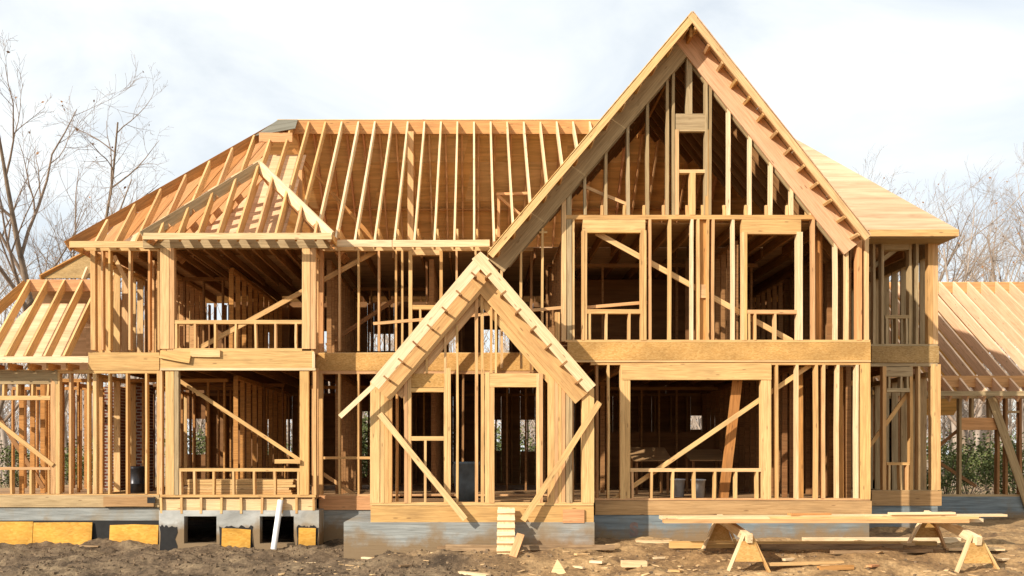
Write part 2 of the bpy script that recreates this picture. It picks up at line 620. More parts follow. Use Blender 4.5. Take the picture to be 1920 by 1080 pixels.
YM, YP, YE, YG, YR, YW, YB = 20.0, 19.35, 17.2, 18.2, 19.9, 23.2, 27.1
Z1, Z2, Z3 = 1.11, 4.06, 6.42        # top of each floor deck
CEIL1, CEIL2 = 3.70, 6.16            # underside of the joists above
XL, XR = -8.02, 9.62                 # main body
GX0, GX1 = 0.55, 7.52                # gable wing
# ------------------------------------------------------------------ foundations
boxes('foundation_wall', [(-12.0, X(298, YM), YM + .02, YM + .32, -.4, Z(952, YM))], 'concrete', house)
boxes('foundation_wall', [(X(600, YM), -.5, YM + .02, YM + .32, -.4, Z(953, YM))], 'concrete', house)
# porch bay, with two openings
zt, zo0, zo1 = Z(957, YP), Z(1019, YP), Z(968, YP)
a, b, c, d = X(345, YP), X(406, YP), X(487, YP), X(551, YP)
e0, e1 = X(298, YP), X(598, YP)
boxes('foundation_wall', [(e0, a, YP, YP + .25, -.4, zt), (b, c, YP, YP + .25, -.4, zt), (d, e1, YP, YP + .25, -.4, zt),
                          (a, b, YP, YP + .25, zo1, zt), (c, d, YP, YP + .25, zo1, zt),
                          (a, b, YP, YP + .25, -.4, zo0), (c, d, YP, YP + .25, -.4, zo0),
                          (e0, e0 + .2, YP + .25, YM, -.4, zt), (e1 - .2, e1, YP + .25, YM, -.4, zt)], 'concrete_pale', house)
# entry
boxes('foundation_wall', [(X(645, YE), X(1114, YE), YE - .04, YE + .26, -.3, Z(979, YE)), (X(1090, YE), X(1114, YE), YE + .26, YG, -.3, Z(979, YE)),
                          (X(645, YE), X(700, YE), YE + .26, YM, -.3, Z(979, YE))], 'concrete', house)
# gable wing, recess, far right wing
boxes('foundation_wall', [(X(1100, YG), GX1 - .02, YG, YG + .3, -.3, Z(966, YG)), (GX1 - .3, GX1 - .02, YG + .3, YR, -.3, Z(966, YG))], 'concrete_blue', house)
boxes('foundation_wall', [(GX1 - .02, XR, YR, YR + .3, -.3, .96), (XR - .3, XR, YR + .3, YW, -.3, .96)], 'concrete_blue', house)
boxes('foundation_wall', [(XR, 15.5, YW, YW + .3, -.3, Z(931, YW))], 'concrete_blue', house)
boxes('foundation_wall', [(-12.0, 15.5, YB + .1, YB + .35, -.6, .8), (-12.2, -12.0, YM, YB + .35, -.6, .8)], 'concrete', house)


# ------------------------------------------------------------------ floors: decks with joists and rim boards
def deck(name, x0, x1, y0, y1, top, parent, joist_h, sp=.406, mat='deck', jmat='inner', joists=True):
    o = slab(name, x0, x1, y0, y1, top - .02, top, mat, parent)
    if joists:
        x = math.ceil(x0 / sp) * sp + .1
        while x < x1 - .05:
            member('joist', (x, y0 + .06, top - .024 - joist_h / 2), (x, y1 - .02, top - .024 - joist_h / 2), .04, joist_h, jmat, o, side=(1, 0, 0), jit=.3)
            x += sp
    return o


deck('floor_deck', -12.0, XR, YM + .05, YB, Z1, house, .24, joists=False)
deck('floor_deck', GX0 - .3, GX1 - .05, YG + .05, YM + .04, Z1 - .004, house, .24, joists=False)
deck('floor_deck', X(300, YP), X(592, YP), YP + .05, YM + .04, Z1 - .008, house, .24, joists=False)
deck('floor_deck', X(697, YE), X(1111, YE), YE + .05, YM + .03, Z(948, YE), house, .2, joists=False)
deck('floor_deck', XL, XR, YM + .06, YB, Z2, house, .26, sp=.609)
deck('floor_deck', GX0 + .9, GX1 - .08, YG + .06, YM + .04, Z2 - .003, house, .26)
deck('floor_deck', X(304, YP), X(588, YP), YP + .06, YM + .05, Z2 - .006, house, .26)
deck('attic_deck', XL, XR - .1, YM + .55, YB - .2, Z3, house, .2, sp=.609, mat='ply_pale')
deck('attic_deck', GX0 + 1.4, GX1 - .2, YG + .2, YM + .5, Z3 + .0, house, .2)

# ------------------------------------------------------------------ left: main wall and low wing
lw = frame('wall_frame', [(-12.0, X(298, YM), YM, YM + .14, Z1 + .001, Z1 + .04), (-12.0, X(298, YM), YM, YM + .14, Z(700, YM), Z(693, YM)),
                          (XL, X(298, YM), YM, YM + .14, Z2, Z2 + .04), (XL - .1, X(298, YM), YM, YM + .14, Z(470, YM), Z(463, YM))], 'pine', house)
w = Wall(YM, lw)
ya, yb = 693, 926
for px in (131, 165, 204, 238, 274):
    w.stud(px, 700, yb)
w.post(174, 181, 700, yb, plies=1)
w.post(294, 300, 695, yb, plies=1)
w.post(95, 112, 700, yb, plies=2)
w.rail(-60, 108, 693.5, 720, 'header', dy=-.01, mat='grey')
w.rail(-60, 94, 742, 750, 'header', d=.09)
for px in (6, 32, 60, 90):
    w.stud(px, 720, 742, name='cripple_stud')
w.rail(-60, 94, 876, 881, 'sill')
for px in (-16, 20, 57):
    w.stud(px, 881, yb, name='cripple_stud')
w.stud(91, 881, yb, name='cripple_stud')
w.brace((-25, 775), (99, 873), dy=-.022)
w.brace((-10, 770), (82, 915), dy=1.2, mat='inner')
for px, mt in ((174, 'pine'), (191, 'pine'), (205, 'pine'), (243, 'pine'), (279, 'fir'), (297, 'pine')):
    w.stud(px, 470, 656, w=.045 if px > 180 else .10, mat=mt)
w.brace((214, 480), (246, 545), dy=.5, mat='pine')
w.rail(166, 299, 661, 694, 'rim_beam', dy=-.012, mat='lvl', d=.05)
w.rail(-130, 299, 928, 951, 'rim_beam', dy=-.012, mat='grey', d=.05)
member('rim_beam', (X(196, YM), YM - .045, Z(940, YM)), (X(290, YM), YM - .045, Z(940, YM)), .038, .21, 'rim', lw, side=(0, 1, 0))
# the side wall of the main body, seen between the front studs
sw = frame('wall_frame', [(XL, XL + .14, YM + .15, YB, Z2 + .001, Z2 + .04), (XL, XL + .14, YM + .15, YB, 6.12, 6.2),
                          (XL, XL + .14, YM + .15, YB, Z1 + .001, Z1 + .04), (XL, XL + .14, YM + .15, YB, 3.6, 3.68)], 'pine', house)
for k in range(14):
    yy = YM + .4 + k * .5
    member('stud', (XL + .07, yy, Z2 + .04), (XL + .07, yy, 6.12), .14, .042, 'pine', sw)
    if k % 2 == 0:
        member('stud', (XL + .07, yy, Z1 + .04), (XL + .07, yy, 3.6), .14, .042, 'pine', sw)

# ------------------------------------------------------------------ two storey porch bay
pw = frame('wall_frame', [(X(300, YP), X(592, YP), YP, YP + .14, Z(932.5, YP), Z(927.5, YP)), (X(325, YP), X(566, YP), YP, YP + .14, Z(658, YP), Z(653, YP))], 'pine', house)
w = Wall(YP, pw)
w.post(310, 326, 694, 928, plies=1, mat='pine')
w.post(327, 335, 694, 928, plies=1, mat='grey')
w.post(299, 304, 694, 928, plies=1)
w.post(562, 579, 694, 928, plies=1)
w.post(587, 593, 694, 928, plies=1)
w.post(300, 317, 465, 654, plies=1)
w.post(318, 327, 465, 654, plies=1)
w.post(566, 581, 465, 654, plies=1)
w.post(582, 592, 465, 654, plies=1)
w.rail(268, 618, 449.5, 465, 'header', dy=-.01, mat='grey')
w.rail(327, 566, 600, 607, 'sill')
for px in (330, 365, 403, 441, 479, 516, 554):
    w.stud(px, 607, 653.5, name='cripple_stud')
w.rail(335, 563, 878, 884, 'sill')
for px in (338, 364, 400, 437, 476, 515, 559):
    w.stud(px, 884, 928, name='cripple_stud')
w.rail(301, 589, 658, 690, 'rim_beam', dy=-.02, mat='lvl', d=.06)
w.rail(301, 592, 690, 694.5, 'rim_beam', dy=-.03, mat='pale', d=.08)
w.post(586, 591, 660, 690, 'rim_beam', dy=-.03, d=.04, mat='pale')
member('nailed_board', (X(302, YP), YP - .06, Z(664, YP)), (X(358, YP), YP - .06, Z(675, YP)), .038, .16, 'pine', pw, side=(0, 1, 0))
member('nailed_board', (X(358, YP), YP - .045, Z(663, YP)), (X(414, YP), YP - .045, Z(663, YP)), .038, .15, 'pine', pw, side=(0, 1, 0))
w.rail(300, 592, 936, 957, 'rim_beam', dy=.05, mat='pale', d=.05)
for px in (302, 340, 377, 415, 452, 491, 528, 556, 588):
    w.stud(px, 933, 963 if px < 580 else 957, name='joist_end', dy=-.008, d=.06, w=.045)
w.brace((337, 714), (562, 862), dy=.5, w=.075)
w.brace((515, 865), (563, 865), dy=-.05, w=.085, name='nailed_board')
# side walls of the bay and its inner posts
sw2 = frame('wall_frame', [(X(300, YP) + .01, X(300, YP) + .15, YP + .15, YM - .01, 6.0, 6.08), (X(592, YP) - .15, X(592, YP) - .01, YP + .15, YM - .01, 6.0, 6.08)], 'pine', house)
for xx in (X(300, YP) + .08, X(592, YP) - .08):
    member('stud', (xx, YP + .42, Z2), (xx, YP + .42, 6.0), .14, .042, 'pine', sw2)
    member('stud', (xx, YP + .42, Z1), (xx, YP + .42, 3.75), .14, .042, 'pine', sw2)
# porch ceiling joists
for k in range(9):
    xx = X(320, YP) + k * .33
    member('joist', (xx, YP + .05, 6.17), (xx, YM + 3.5, 6.17), .04, .14, 'inner', sw2, side=(1, 0, 0), jit=.3)
slab('ceiling_panel', X(305, YP), X(590, YP), YP + .05, YM + .54, 6.245, 6.26, 'ply_dark', sw2)

# ------------------------------------------------------------------ centre: main wall between the bay and the gable wing
cw = frame('wall_frame', [(X(592, YM), X(1000, YM), YM, YM + .14, Z2 + .001, Z2 + .04), (X(592, YM), X(1000, YM), YM, YM + .14, Z(470, YM), Z(463, YM)),
                          (X(592, YM), X(1060, YM), YM, YM + .14, Z1 + .001, Z1 + .04), (X(592, YM), X(1060, YM), YM, YM + .14, Z(701, YM), Z(695, YM))], 'pine', house)
w = Wall(YM, cw)
w.post(592, 606, 465, 660, plies=2, mat='fir')
for px in (636, 672, 710, 742, 754, 856, 892, 930):
    w.stud(px, 470, 658)
w.post(766, 773, 470, 658, plies=1)
w.post(824, 830, 470, 658, plies=1)
w.rail(773, 824, 466, 478, 'header')
w.rail(773, 824, 572, 580, 'sill')
for px in (788, 810):
    w.stud(px, 580, 658, name='cripple_stud')
w.stud(797, 478, 572, name='cripple_stud', dy=.7, mat='inner')
w.brace((376, 652), (712, 467), dy=.17, w=.10)
w.brace((612, 648), (742, 560), dy=1.4, w=.09, mat='inner')
w.rail(592, 1000, 662.5, 695, 'rim_beam', dy=-.012, mat='osb', d=.05)
w.post(586, 605, 700, 927, plies=3)
for px in (636, 672):
    w.stud(px, 700, 927)
w.rail(606, 694, 856, 861, 'blocking', d=.09)
w.brace((606, 888), (668, 930), dy=.2, w=.075)
w.rail(598, 700, 930, 956, 'rim_beam', dy=-.012, mat='fir', d=.05)
# inner wall behind the entry
for px in (770, 834, 868, 910, 1012, 1050):
    w.stud(px, 700, 927, dy=.02, mat='inner')
w.rail(915, 1012, 702, 726, 'header', mat='pine')

# ------------------------------------------------------------------ entry with its small gable
ew = frame('wall_frame', [(X(694, YE), X(1113, YE), YE, YE + .14, Z(948, YE) + .001, Z(942, YE))], 'pine', house)
w = Wall(YE, ew)
def rk_y(px):                                     # lower edge of the entry rafters
    return 540 + abs(px - 900) * 1.12
w.post(694, 712, 715, 943, plies=1)
w.post(713, 735, 732, 943, plies=3)
w.post(758, 771, 700, 943, plies=2)
w.post(832, 845, 690, 943, plies=2)
w.rail(770, 832, 727, 735, 'header')
w.rail(762, 840, 700, 726, 'header', dy=.03, mat='osb')
w.rail(771, 832, 818, 826, 'sill')
w.stud(797, 826, 943, name='cripple_stud')
w.post(909, 918, 698, 943, plies=1)
w.post(918, 927, 726, 943, plies=1)
w.rail(918, 1012, 700, 725.5, 'header')
w.post(1006, 1018, 700, 943, plies=2)
w.post(1027, 1040, 690, 943, plies=1)
w.post(1040, 1060, 700, 943, plies=3)
w.post(1061, 1073, 712, 943, plies=2, mat='grey')
w.post(1091, 1114, 728, 943, plies=1)
w.stud(857, 610, 943)
for px, mt in ((893, 'fir'), (904, 'pine')):
    w.stud(px, 548, 943, w=.055, mat=mt)
for px, y1 in ((800, 700), (835, 700), (921, 700), (930, 700), (1034, 690)):
    w.stud(px, rk_y(px) + 12, y1, w=.04)
w.stud(740, 735, 943, dy=.5)
w.stud(753, 735, 943, dy=.9)
w.stud(1080, 735, 943, dy=.6)
w.rail(695, 1113, 949, 979.5, 'rim_beam', dy=-.015, mat='lvl', d=.05)
w.rail(1055, 1095, 955, 980, 'nailed_board', dy=-.055, mat='fir', d=.038)
w.prop((712, 776), (872, 974), -.035, -.22)
w.prop((1124, 754), (980, 976), -.035, -.22)
# sides of the entry
es = frame('wall_frame', [(X(694, YE), X(694, YE) + .14, YE + .15, YM, 3.02, 3.1), (X(1113, YE) - .14, X(1113, YE), YE + .15, YG, 3.02, 3.1)], 'pine', house)
for k in range(6):
    yy = YE + .42 + k * .42
    member('stud', (X(694, YE) + .07, yy, Z(948, YE)), (X(694, YE) + .07, yy, 3.02), .14, .042, 'pine', es)
    if k < 3:
        yy = YE + .24 + k * .27  # extra side studs added to block a sun slit on the foundation
        member('stud', (X(1113, YE) - .07, yy, Z(948, YE)), (X(1113, YE) - .07, yy, 3.02), .14, .042, 'pine', es)

# entry roof
YB1, YB2 = 16.86, 17.18
xa = X(901, YB1)
zr = Z(472, YB1)
er = boxes('roof_frame', [(xa - .02, xa + .02, YB1 + .04, YM - .02, zr - .30, zr - .06)], 'fir', house)
xl, xr_ = X(694, YB1), X(1117, YB1)
zl, zrr = Z(716, YB1), Z(722, YB1)


def rake(pt, pb, Y, h, t, mat, parent, name, off=0.0):
    """sloping board whose upper edge runs from pt to pb (x,z)"""
    a_ = Vector((pt[0], 0, pt[1]))
    b_ = Vector((pb[0], 0, pb[1]))
    d_ = (b_ - a_).normalized()
    n_ = Vector((-d_.z, 0, d_.x))
    if n_.z > 0:
        n_ = -n_
    o_ = n_ * (h / 2 + off)
    return member(name, (a_.x + o_.x, Y, a_.z + o_.z), (b_.x + o_.x, Y, b_.z + o_.z), t, h, mat, parent, side=(0, 1, 0), jit=.3)


slopeL = (zr - zl) / (xa - xl)
xll = X(640, YB1)
rake((xa - .0, zr), (xl, zl), YB1, .20, .038, 'pale', er, 'barge_board')
rake((xl + .04, zl + .04 * slopeL), (X(630, YB1), Z(774, YB1)), YB1 + .04, .085, .038, 'pale', er, 'nailed_board', off=.05)
rake((xa + .0, zr), (xr_, zrr), YB1 - .001, .20, .038, 'pale', er, 'barge_board')
for sgn, xe, ze in ((-1, xl, zl), (1, xr_, zrr)):
    # wall rafters behind the barge board, doubled, then the common rafters up the roof
    rake((xa, zr - .03), (xe, ze - .03), YB2, .33, .05, 'pine', er, 'rafter', off=.10)
    rake((xa, zr - .05), (xe - sgn * .12, ze + .08), YB2 + .08, .24, .04, 'pine', er, 'rafter', off=.30)
    for k in range(1, 6):
        rake((xa + sgn * .02, zr - .06), (xe, ze - .06), YB2 + k * .45, .14, .04, 'fir', er, 'rafter')
    for k in range(1, 8):
        t_ = k / 7.6
        px_, pz_ = xa + (xe - xa) * t_, zr + (ze - zr) * t_
        dx, dz = (xe - xa), (ze - zr)
        L_ = math.hypot(dx, dz)
        nx_, nz_ = -dz / L_ * -sgn, -abs(dx) / L_
        nx_ = -sgn * abs(dz) / L_
        c_ = Vector((px_ + nx_ * .175, 0, pz_ + nz_ * .175))
        member('lookout', (c_.x, YB1 - .028, c_.z), (c_.x, YB2 - .02, c_.z), .03, .12, 'inner', er, side=(dx / L_, 0, dz / L_))
w.brace((700, 607), (1052, 577), dy=.62, w=.055, mat='fir')

# ------------------------------------------------------------------ gable wing
gw = frame('wall_frame', [(X(1116, YG), GX1, YG, YG + .14, Z1 - .002, Z1 + .038), (X(1108, YG), GX1, YG, YG + .14, Z(684, YG), Z(679, YG)),
                          (X(1060, YG), GX1, YG, YG + .14, Z(641.5, YG), Z(637, YG)), (X(1058, YG), X(1590, YG), YG, YG + .14, Z(411, YG), Z(403, YG))], 'pine', house)
w = Wall(YG, gw)
y1b = 936
w.stud(1141, 684, y1b)
w.stud(1120, 684, y1b, mat='inner', dy=.03)
w.post(1163, 1182, 684, y1b, plies=2)
w.rail(1166, 1446, 682, 712, 'header', dy=-.012, mat='lvl')
w.rail(1182, 1427, 878, 884.5, 'sill')
for px in (1186, 1222, 1262, 1302, 1341, 1380, 1420):
    w.stud(px, 884.5, y1b, name='cripple_stud')
w.post(1427, 1446, 712, y1b, plies=1)
for px, mt in ((1457, 'pine'), (1495, 'pale'), (1531, 'pine'), (1545, 'fir'), (1571, 'pale'), (1607, 'pale')):
    w.stud(px, 684, y1b, w=.05, mat=mt)
for px in (1515, 1592):
    w.stud(px, 684, y1b, w=.13, dy=.45, mat='orange', d=.042)
w.post(1613, 1632, 681, y1b, plies=1)
w.brace((1145, 940), (1520, 684), dy=.17, w=.085)
w.rail(1064, 1632, 642, 675, 'rim_beam', dy=-.014, mat='osb', d=.05)
w.rail(1064, 1632, 675.5, 679, 'rim_beam', dy=-.02, mat='pine', d=.10)
w.rail(1116, 1634, 939, 965, 'rim_beam', dy=-.014, mat='rim', d=.05)
# second floor
w.post(1053, 1062, 345, 640, plies=1)
w.post(1063, 1072, 330, 640, plies=1, mat='grey')
w.post(1073, 1077, 411, 640, plies=1)
w.post(1041, 1050, 585, 690, plies=2, dy=.02)
w.post(1091, 1101, 432, 638, plies=2)
w.rail(1093, 1210, 411.5, 432, 'header')
w.rail(1101, 1201, 432, 436, 'header', d=.10)
w.post(1201, 1212, 432, 638, plies=2)
w.rail(1101, 1201, 580, 588, 'sill')
for px in (1106, 1137, 1180):
    w.stud(px, 588, 638, name='cripple_stud')
for px, mt in ((1219, 'pine'), (1256, 'pine'), (1298, 'pale'), (1309, 'pine'), (1327, 'pine'), (1337, 'pine'), (1375, 'pale'), (1526, 'pine'), (1568, 'pale'), (1589, 'pale')):
    w.stud(px, 411, 638, w=.05, mat=mt)
w.post(1311, 1325, 411, 638, 'stud', dy=.08, mat='orange', d=.05)
w.rail(1310, 1326, 533, 558, 'blocking', dy=.03, mat='pine', d=.05)
w.stud(1550, 411, 638, w=.13, dy=.4, d=.042, mat='orange')
w.post(1391, 1401, 435, 638, plies=2)
w.rail(1391, 1502, 411.5, 435, 'header')
w.rail(1401, 1494, 435, 438.5, 'header', d=.10)
w.post(1494, 1505, 435, 638, plies=2, mat='pale')
w.rail(1401, 1494, 581, 588, 'sill', mat='fir')
for px in (1405, 1416, 1454):
    w.stud(px, 588, 638, name='cripple_stud')
w.post(1606, 1616, 448, 638, plies=1, mat='fir')
w.post(1621, 1629, 445, 638, plies=1)
w.brace((1118, 436), (1484, 640), dy=.17, w=.10)
w.brace((1095, 577), (1216, 567), dy=.19, w=.06, mat='fir')
# left flank below the long rake
for px, y0, y1 in ((977, 470, 690), (1017, 428, 690), (941, 505, 690)):
    w.stud(px, y0, y1)
w.rail(1011, 1026, 433, 437, 'blocking', d=.20)
w.stud(1002, 450, 690, dy=1.0, mat='inner')
# gable wall above the plate
AX, AYp = 1298, 62


def gy(px):                                       # lower edge of the gable rafters
    return 84 + (AX - px) * 1.215 if px < AX else 84 + (px - AX) * 1.305


for px in (1097, 1136, 1178, 1215, 1252, 1263, 1324, 1332, 1367, 1407, 1446, 1485, 1522, 1553):
    w.stud(px, gy(px) - 8, 403, w=.052, mat='pale' if px > 1340 else 'grey')
w.post(1287, 1298, gy(1293) - 8, 213, plies=1, mat='grey')
w.rail(1267, 1327, 213, 243, 'header', mat='grey')
w.rail(1273, 1322, 243, 246, 'header', mat='grey', d=.1)
w.post(1266, 1273, 243, 403, plies=1)
w.post(1322, 1328.5, 243, 403, plies=1)
w.rail(1273, 1322, 318, 324, 'sill')
w.post(1293, 1304, 324, 403, 'cripple_stud', plies=1)
for px in (1130, 1172, 1209, 1246, 1290, 1319, 1361, 1401, 1440, 1479, 1516):
    w.stud(px, 382, 403, w=.05, dy=.10, name='joist_end', d=.05)
w.brace((1075, 341), (1178, 384), dy=.17, w=.06)

# gable roof
YGB, YGW = 17.74, 18.17
ax_, az_ = X(1298, YGB), Z(22, YGB)
lx, lz = X(915, YGB), Z(474, YGB)
rx, rz = X(1631, YGB), Z(441, YGB)
gr = boxes('roof_frame', [(ax_ - .025, ax_ + .025, YGB + .1, 23.6, az_ - .42, az_ - .12)], 'orange', house)
SL, SR = (az_ - lz) / (ax_ - lx), (az_ - rz) / (rx - ax_)
TH = .018
rake((ax_, az_ - .02), (lx, lz - .02), YGB, .12, .038, 'pine', gr, 'barge_board', off=.0)
rake((ax_, az_ - .02), (rx, rz - .02), YGB - .001, .12, .038, 'pine', gr, 'barge_board', off=.0)
for sgn, xe, ze in ((-1, lx, lz), (1, rx, rz)):
    dx, dz = xe - ax_, ze - az_
    L_ = math.hypot(dx, dz)
    rake((ax_, az_ - .02), (xe, ze - .02), YGW, .40, .045, 'pink' if sgn > 0 else 'grey', gr, 'rafter')  # left grey for shade, right pink for sun: light painted in colour
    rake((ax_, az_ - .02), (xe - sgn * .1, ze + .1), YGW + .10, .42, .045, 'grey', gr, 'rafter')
    nloc = 13
    for k in range(1, nloc + 1):
        t_ = (k - .35) / nloc
        c_ = Vector((ax_ + dx * t_ - sgn * abs(dz) / L_ * .075, 0, az_ + dz * t_ - abs(dx) / L_ * .075))
        member('lookout', (c_.x, YGB + .02, c_.z), (c_.x, YGW - .02, c_.z), .05, .15, 'pine', gr, side=(dx / L_, 0, dz / L_))
    for k in range(1, 13):
        yy = YGW + .08 + k * .42
        Xe, Ze = xe, ze
        if yy > 19.0 and sgn < 0:
            # stop at the valley against the main roof
            zv = 6.32 + .955 * (yy - 19.55)
            Xe = ax_ - (az_ - max(zv, lz)) / SL
            Ze = max(zv, lz)
        if yy > 19.6 and sgn > 0:
            zv = 6.45 + .9 * (yy - 19.4)
            Xe = ax_ + (az_ - zv) / SR
            Ze = zv
        if Ze < az_ - .5:
            rake((ax_ + sgn * .03, az_ - .03), (Xe, Ze - .03), yy, .24, .04, 'inner', gr, 'rafter')


def strip_panels(parent, rows, mat, thick=.014, length=2.44, name='sheathing_panel', vary=True):
    """rows: list of (a0,a1,b0,b1): lower edge a0->a1 and upper edge b0->b1 (world); cut into sheets along the row"""
    for i, (a0, a1, b0, b1) in enumerate(rows):
        a0, a1, b0, b1 = map(Vector, (a0, a1, b0, b1))
        L = max((a1 - a0).length, (b1 - b0).length)
        n = max(1, round(L / length))
        cuts = [k / n for k in range(n + 1)]
        if vary and n > 1 and i % 2:
            cuts = [0] + [(k + .5) / n for k in range(n)] + [1]
        for k in range(len(cuts) - 1):
            g = .0005 / max(L, .1)
            u0, u1 = cuts[k] + g, cuts[k + 1] - g
            prism(name, [a0.lerp(a1, u0), a0.lerp(a1, u1), b0.lerp(b1, u1), b0.lerp(b1, u0)], thick, mat, parent)


rows = []
for k in range(5):                                # left slope, from the eave up
    t0, t1 = k / 5, (k + 1) / 5 - .001
    x0, z0 = lx + (ax_ - lx) * t0, lz + (az_ - lz) * t0
    x1, z1 = lx + (ax_ - lx) * t1, lz + (az_ - lz) * t1
    yv0 = min(23.6, max(19.2, 19.55 + (z0 - 6.25) / .955))
    yv1 = min(23.6, max(19.2, 19.55 + (z1 - 6.25) / .955))
    rows.append(((x0, yv0, z0), (x0, YGB - .03, z0), (x1, yv1, z1), (x1, YGB - .03, z1)))
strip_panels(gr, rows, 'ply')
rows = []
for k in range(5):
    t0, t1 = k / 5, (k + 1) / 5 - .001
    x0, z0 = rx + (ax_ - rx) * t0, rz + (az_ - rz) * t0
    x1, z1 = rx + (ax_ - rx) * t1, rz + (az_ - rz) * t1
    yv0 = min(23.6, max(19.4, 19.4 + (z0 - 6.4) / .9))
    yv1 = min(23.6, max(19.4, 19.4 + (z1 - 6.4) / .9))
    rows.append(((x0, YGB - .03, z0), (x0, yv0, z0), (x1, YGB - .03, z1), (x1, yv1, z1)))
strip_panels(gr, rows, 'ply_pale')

# ------------------------------------------------------------------ main roof
Ye, ze, Yr, zr0 = 19.55, 6.32, 23.6, 10.17
mS = (zr0 - ze) / (Yr - Ye)
hxl, rxl, rxr = -8.27, -4.82, 7.1
hxr = 9.72
mr = boxes('roof_frame', [(rxl, rxr, Yr - .02, Yr + .02, zr0 - .32, zr0 + .01)], 'fir', house)
slab('ridge_cap', rxl, rxr, Yr - .03, Yr + .06, zr0 + .012, zr0 + .032, 'pale', mr)


def rafter_line(x, y0, y1, h=.20, mat='pine', base=0.0, w=.042, top=True, parent=mr):
    """rafter in the plane x = const between depths y0 and y1 on the front slope; its top edge lies on the roof plane"""
    p0 = Vector((x, y0, ze + mS * (y0 - Ye) + base))
    p1 = Vector((x, y1, ze + mS * (y1 - Ye) + base))
    d_ = (p1 - p0).normalized()
    n_ = Vector((0, d_.z, -d_.y))
    return member('rafter', p0 + n_ * h / 2, p1 + n_ * h / 2, w, h, mat, parent, side=(1, 0, 0), jit=.5)


k = -30
while k * .406 < 6.8:
    x = k * .406 + .01
    k += 1
    if x < hxl + .15:
        continue
    y0, y1 = Ye, Yr - .02
    if x < rxl:
        y1 = Ye + (x - hxl) / (rxl - hxl) * (Yr - Ye) - .03
    if x > lx:
        zg = lz + (x - lx) * SL
        y0 = max(Ye, Ye + (zg - ze) / mS + .02)
    if y1 - y0 < .25 or x > 3.3:
        continue
    rafter_line(x, y0, y1, h=.20, mat='pale' if x > -3.6 else 'pine')
    if y0 == Ye and x > -3.1:
        member('joist_end', (x + .055, Ye + .25, 6.53), (x + .055, YM + .9, 6.53), .04, .20, 'pine', mr, side=(1, 0, 0))
# hips and fascia
member('hip_rafter', (hxl, Ye, ze - .1), (rxl, Yr, zr0 - .12), .05, .22, 'orange', mr, side=(1, -1, 0))
member('fascia_board', (X(133, Ye), Ye - .02, Z(458.5, Ye)), (X(280, Ye), Ye - .02, Z(458.5, Ye)), .035, .13, 'pine', mr, side=(0, 1, 0))
member('fascia_board', (X(622, Ye), Ye - .02, Z(457, Ye)), (X(735, Ye), Ye - .02, Z(457, Ye)), .035, .14, 'pale', mr, side=(0, 1, 0))
member('fascia_board', (X(736, Ye), Ye - .022, Z(457, Ye)), (X(918, Ye), Ye - .022, Z(457, Ye)), .035, .14, 'pale', mr, side=(0, 1, 0))
# left eave return and soffit blocks
member('fascia_board', (X(133, Ye) - .02, Ye, Z(458.5, Ye)), (X(133, Ye) - .02, YB + .4, Z(458.5, Ye)), .035, .13, 'pine', mr, side=(1, 0, 0))
# left hip slope: open rafters
nrow = 5
for k in range(1, 17):
    yy = Ye + .2 + k * .46
    tm = min(1, (yy - Ye) / 4.05, (27.65 - yy) / 4.05)
    if tm > .1:
        member('rafter', (hxl + .1, yy, ze - .12), (hxl + (rxl - hxl) * tm, yy, ze + (zr0 - ze) * tm - .14), .04, .20, 'fir', mr, side=(0, 1, 0))
# an older sheathed plane lies below the new rafters at this end
def low_plane(parent, y0_, y1_, xl_f, xr_f, zf, mat, n=3):
    rows_ = []
    for q in range(n):
        ya_, yb_ = y0_ + (y1_ - y0_) * q / n, y0_ + (y1_ - y0_) * (q + 1) / n - .002
        rows_.append(((xl_f(ya_), ya_, zf(ya_)), (xr_f(ya_), ya_, zf(ya_)), (xl_f(yb_), yb_, zf(yb_)), (xr_f(yb_), yb_, zf(yb_))))
    strip_panels(parent, rows_, mat, length=1.22)


low_plane(mr, Ye + .75, Yr - .35, lambda y: hxl + (y - Ye) / (Yr - Ye) * (rxl - hxl) + .12, lambda y: -4.05, lambda y: ze + mS * (y - Ye) - .62, 'ply_pink', 4)
# a darker weathered sheet at the left end of the ridge
prism('sheathing_panel', [(rxl - .42, Yr - .62, zr0 - .58), (rxl + .50, Yr - .35, zr0 - .31), (rxl + .50, Yr - .02, zr0 + .012), (rxl + .02, Yr - .02, zr0 + .012)], .014, 'ply_grey', mr)
member('blocking', (X(486, 22.9), 22.9, Z(258, 22.9)), (X(548, 22.9), 22.9, Z(258, 22.9)), .04, .22, 'fir', mr, side=(0, 1, 0))
# back slope: sheathing and rafters
rows = []
for k in range(nrow):
    t0, t1 = k / nrow, (k + 1) / nrow - .001
    yb0, yb1 = 27.65 - t0 * 4.05, 27.65 - t1 * 4.05
    z0, z1 = ze + t0 * (zr0 - ze), ze + t1 * (zr0 - ze)
    l0, l1 = hxl + t0 * (rxl - hxl), hxl + t1 * (rxl - hxl)
    r0, r1 = hxr + t0 * (rxr - hxr), hxr + t1 * (rxr - hxr)
    rows.append(((r0, yb0, z0), (l0, yb0, z0), (r1, yb1, z1), (l1, yb1, z1)))
strip_panels(mr, rows, 'ply')
k = -11
while k * .406 < 6.9:
    x = k * .406 + .12
    k += 1
    member('rafter', (x, 27.4, ze + .02), (x, Yr + .03, zr0 - .15), .04, .18, 'fir', mr, side=(1, 0, 0), jit=.5)
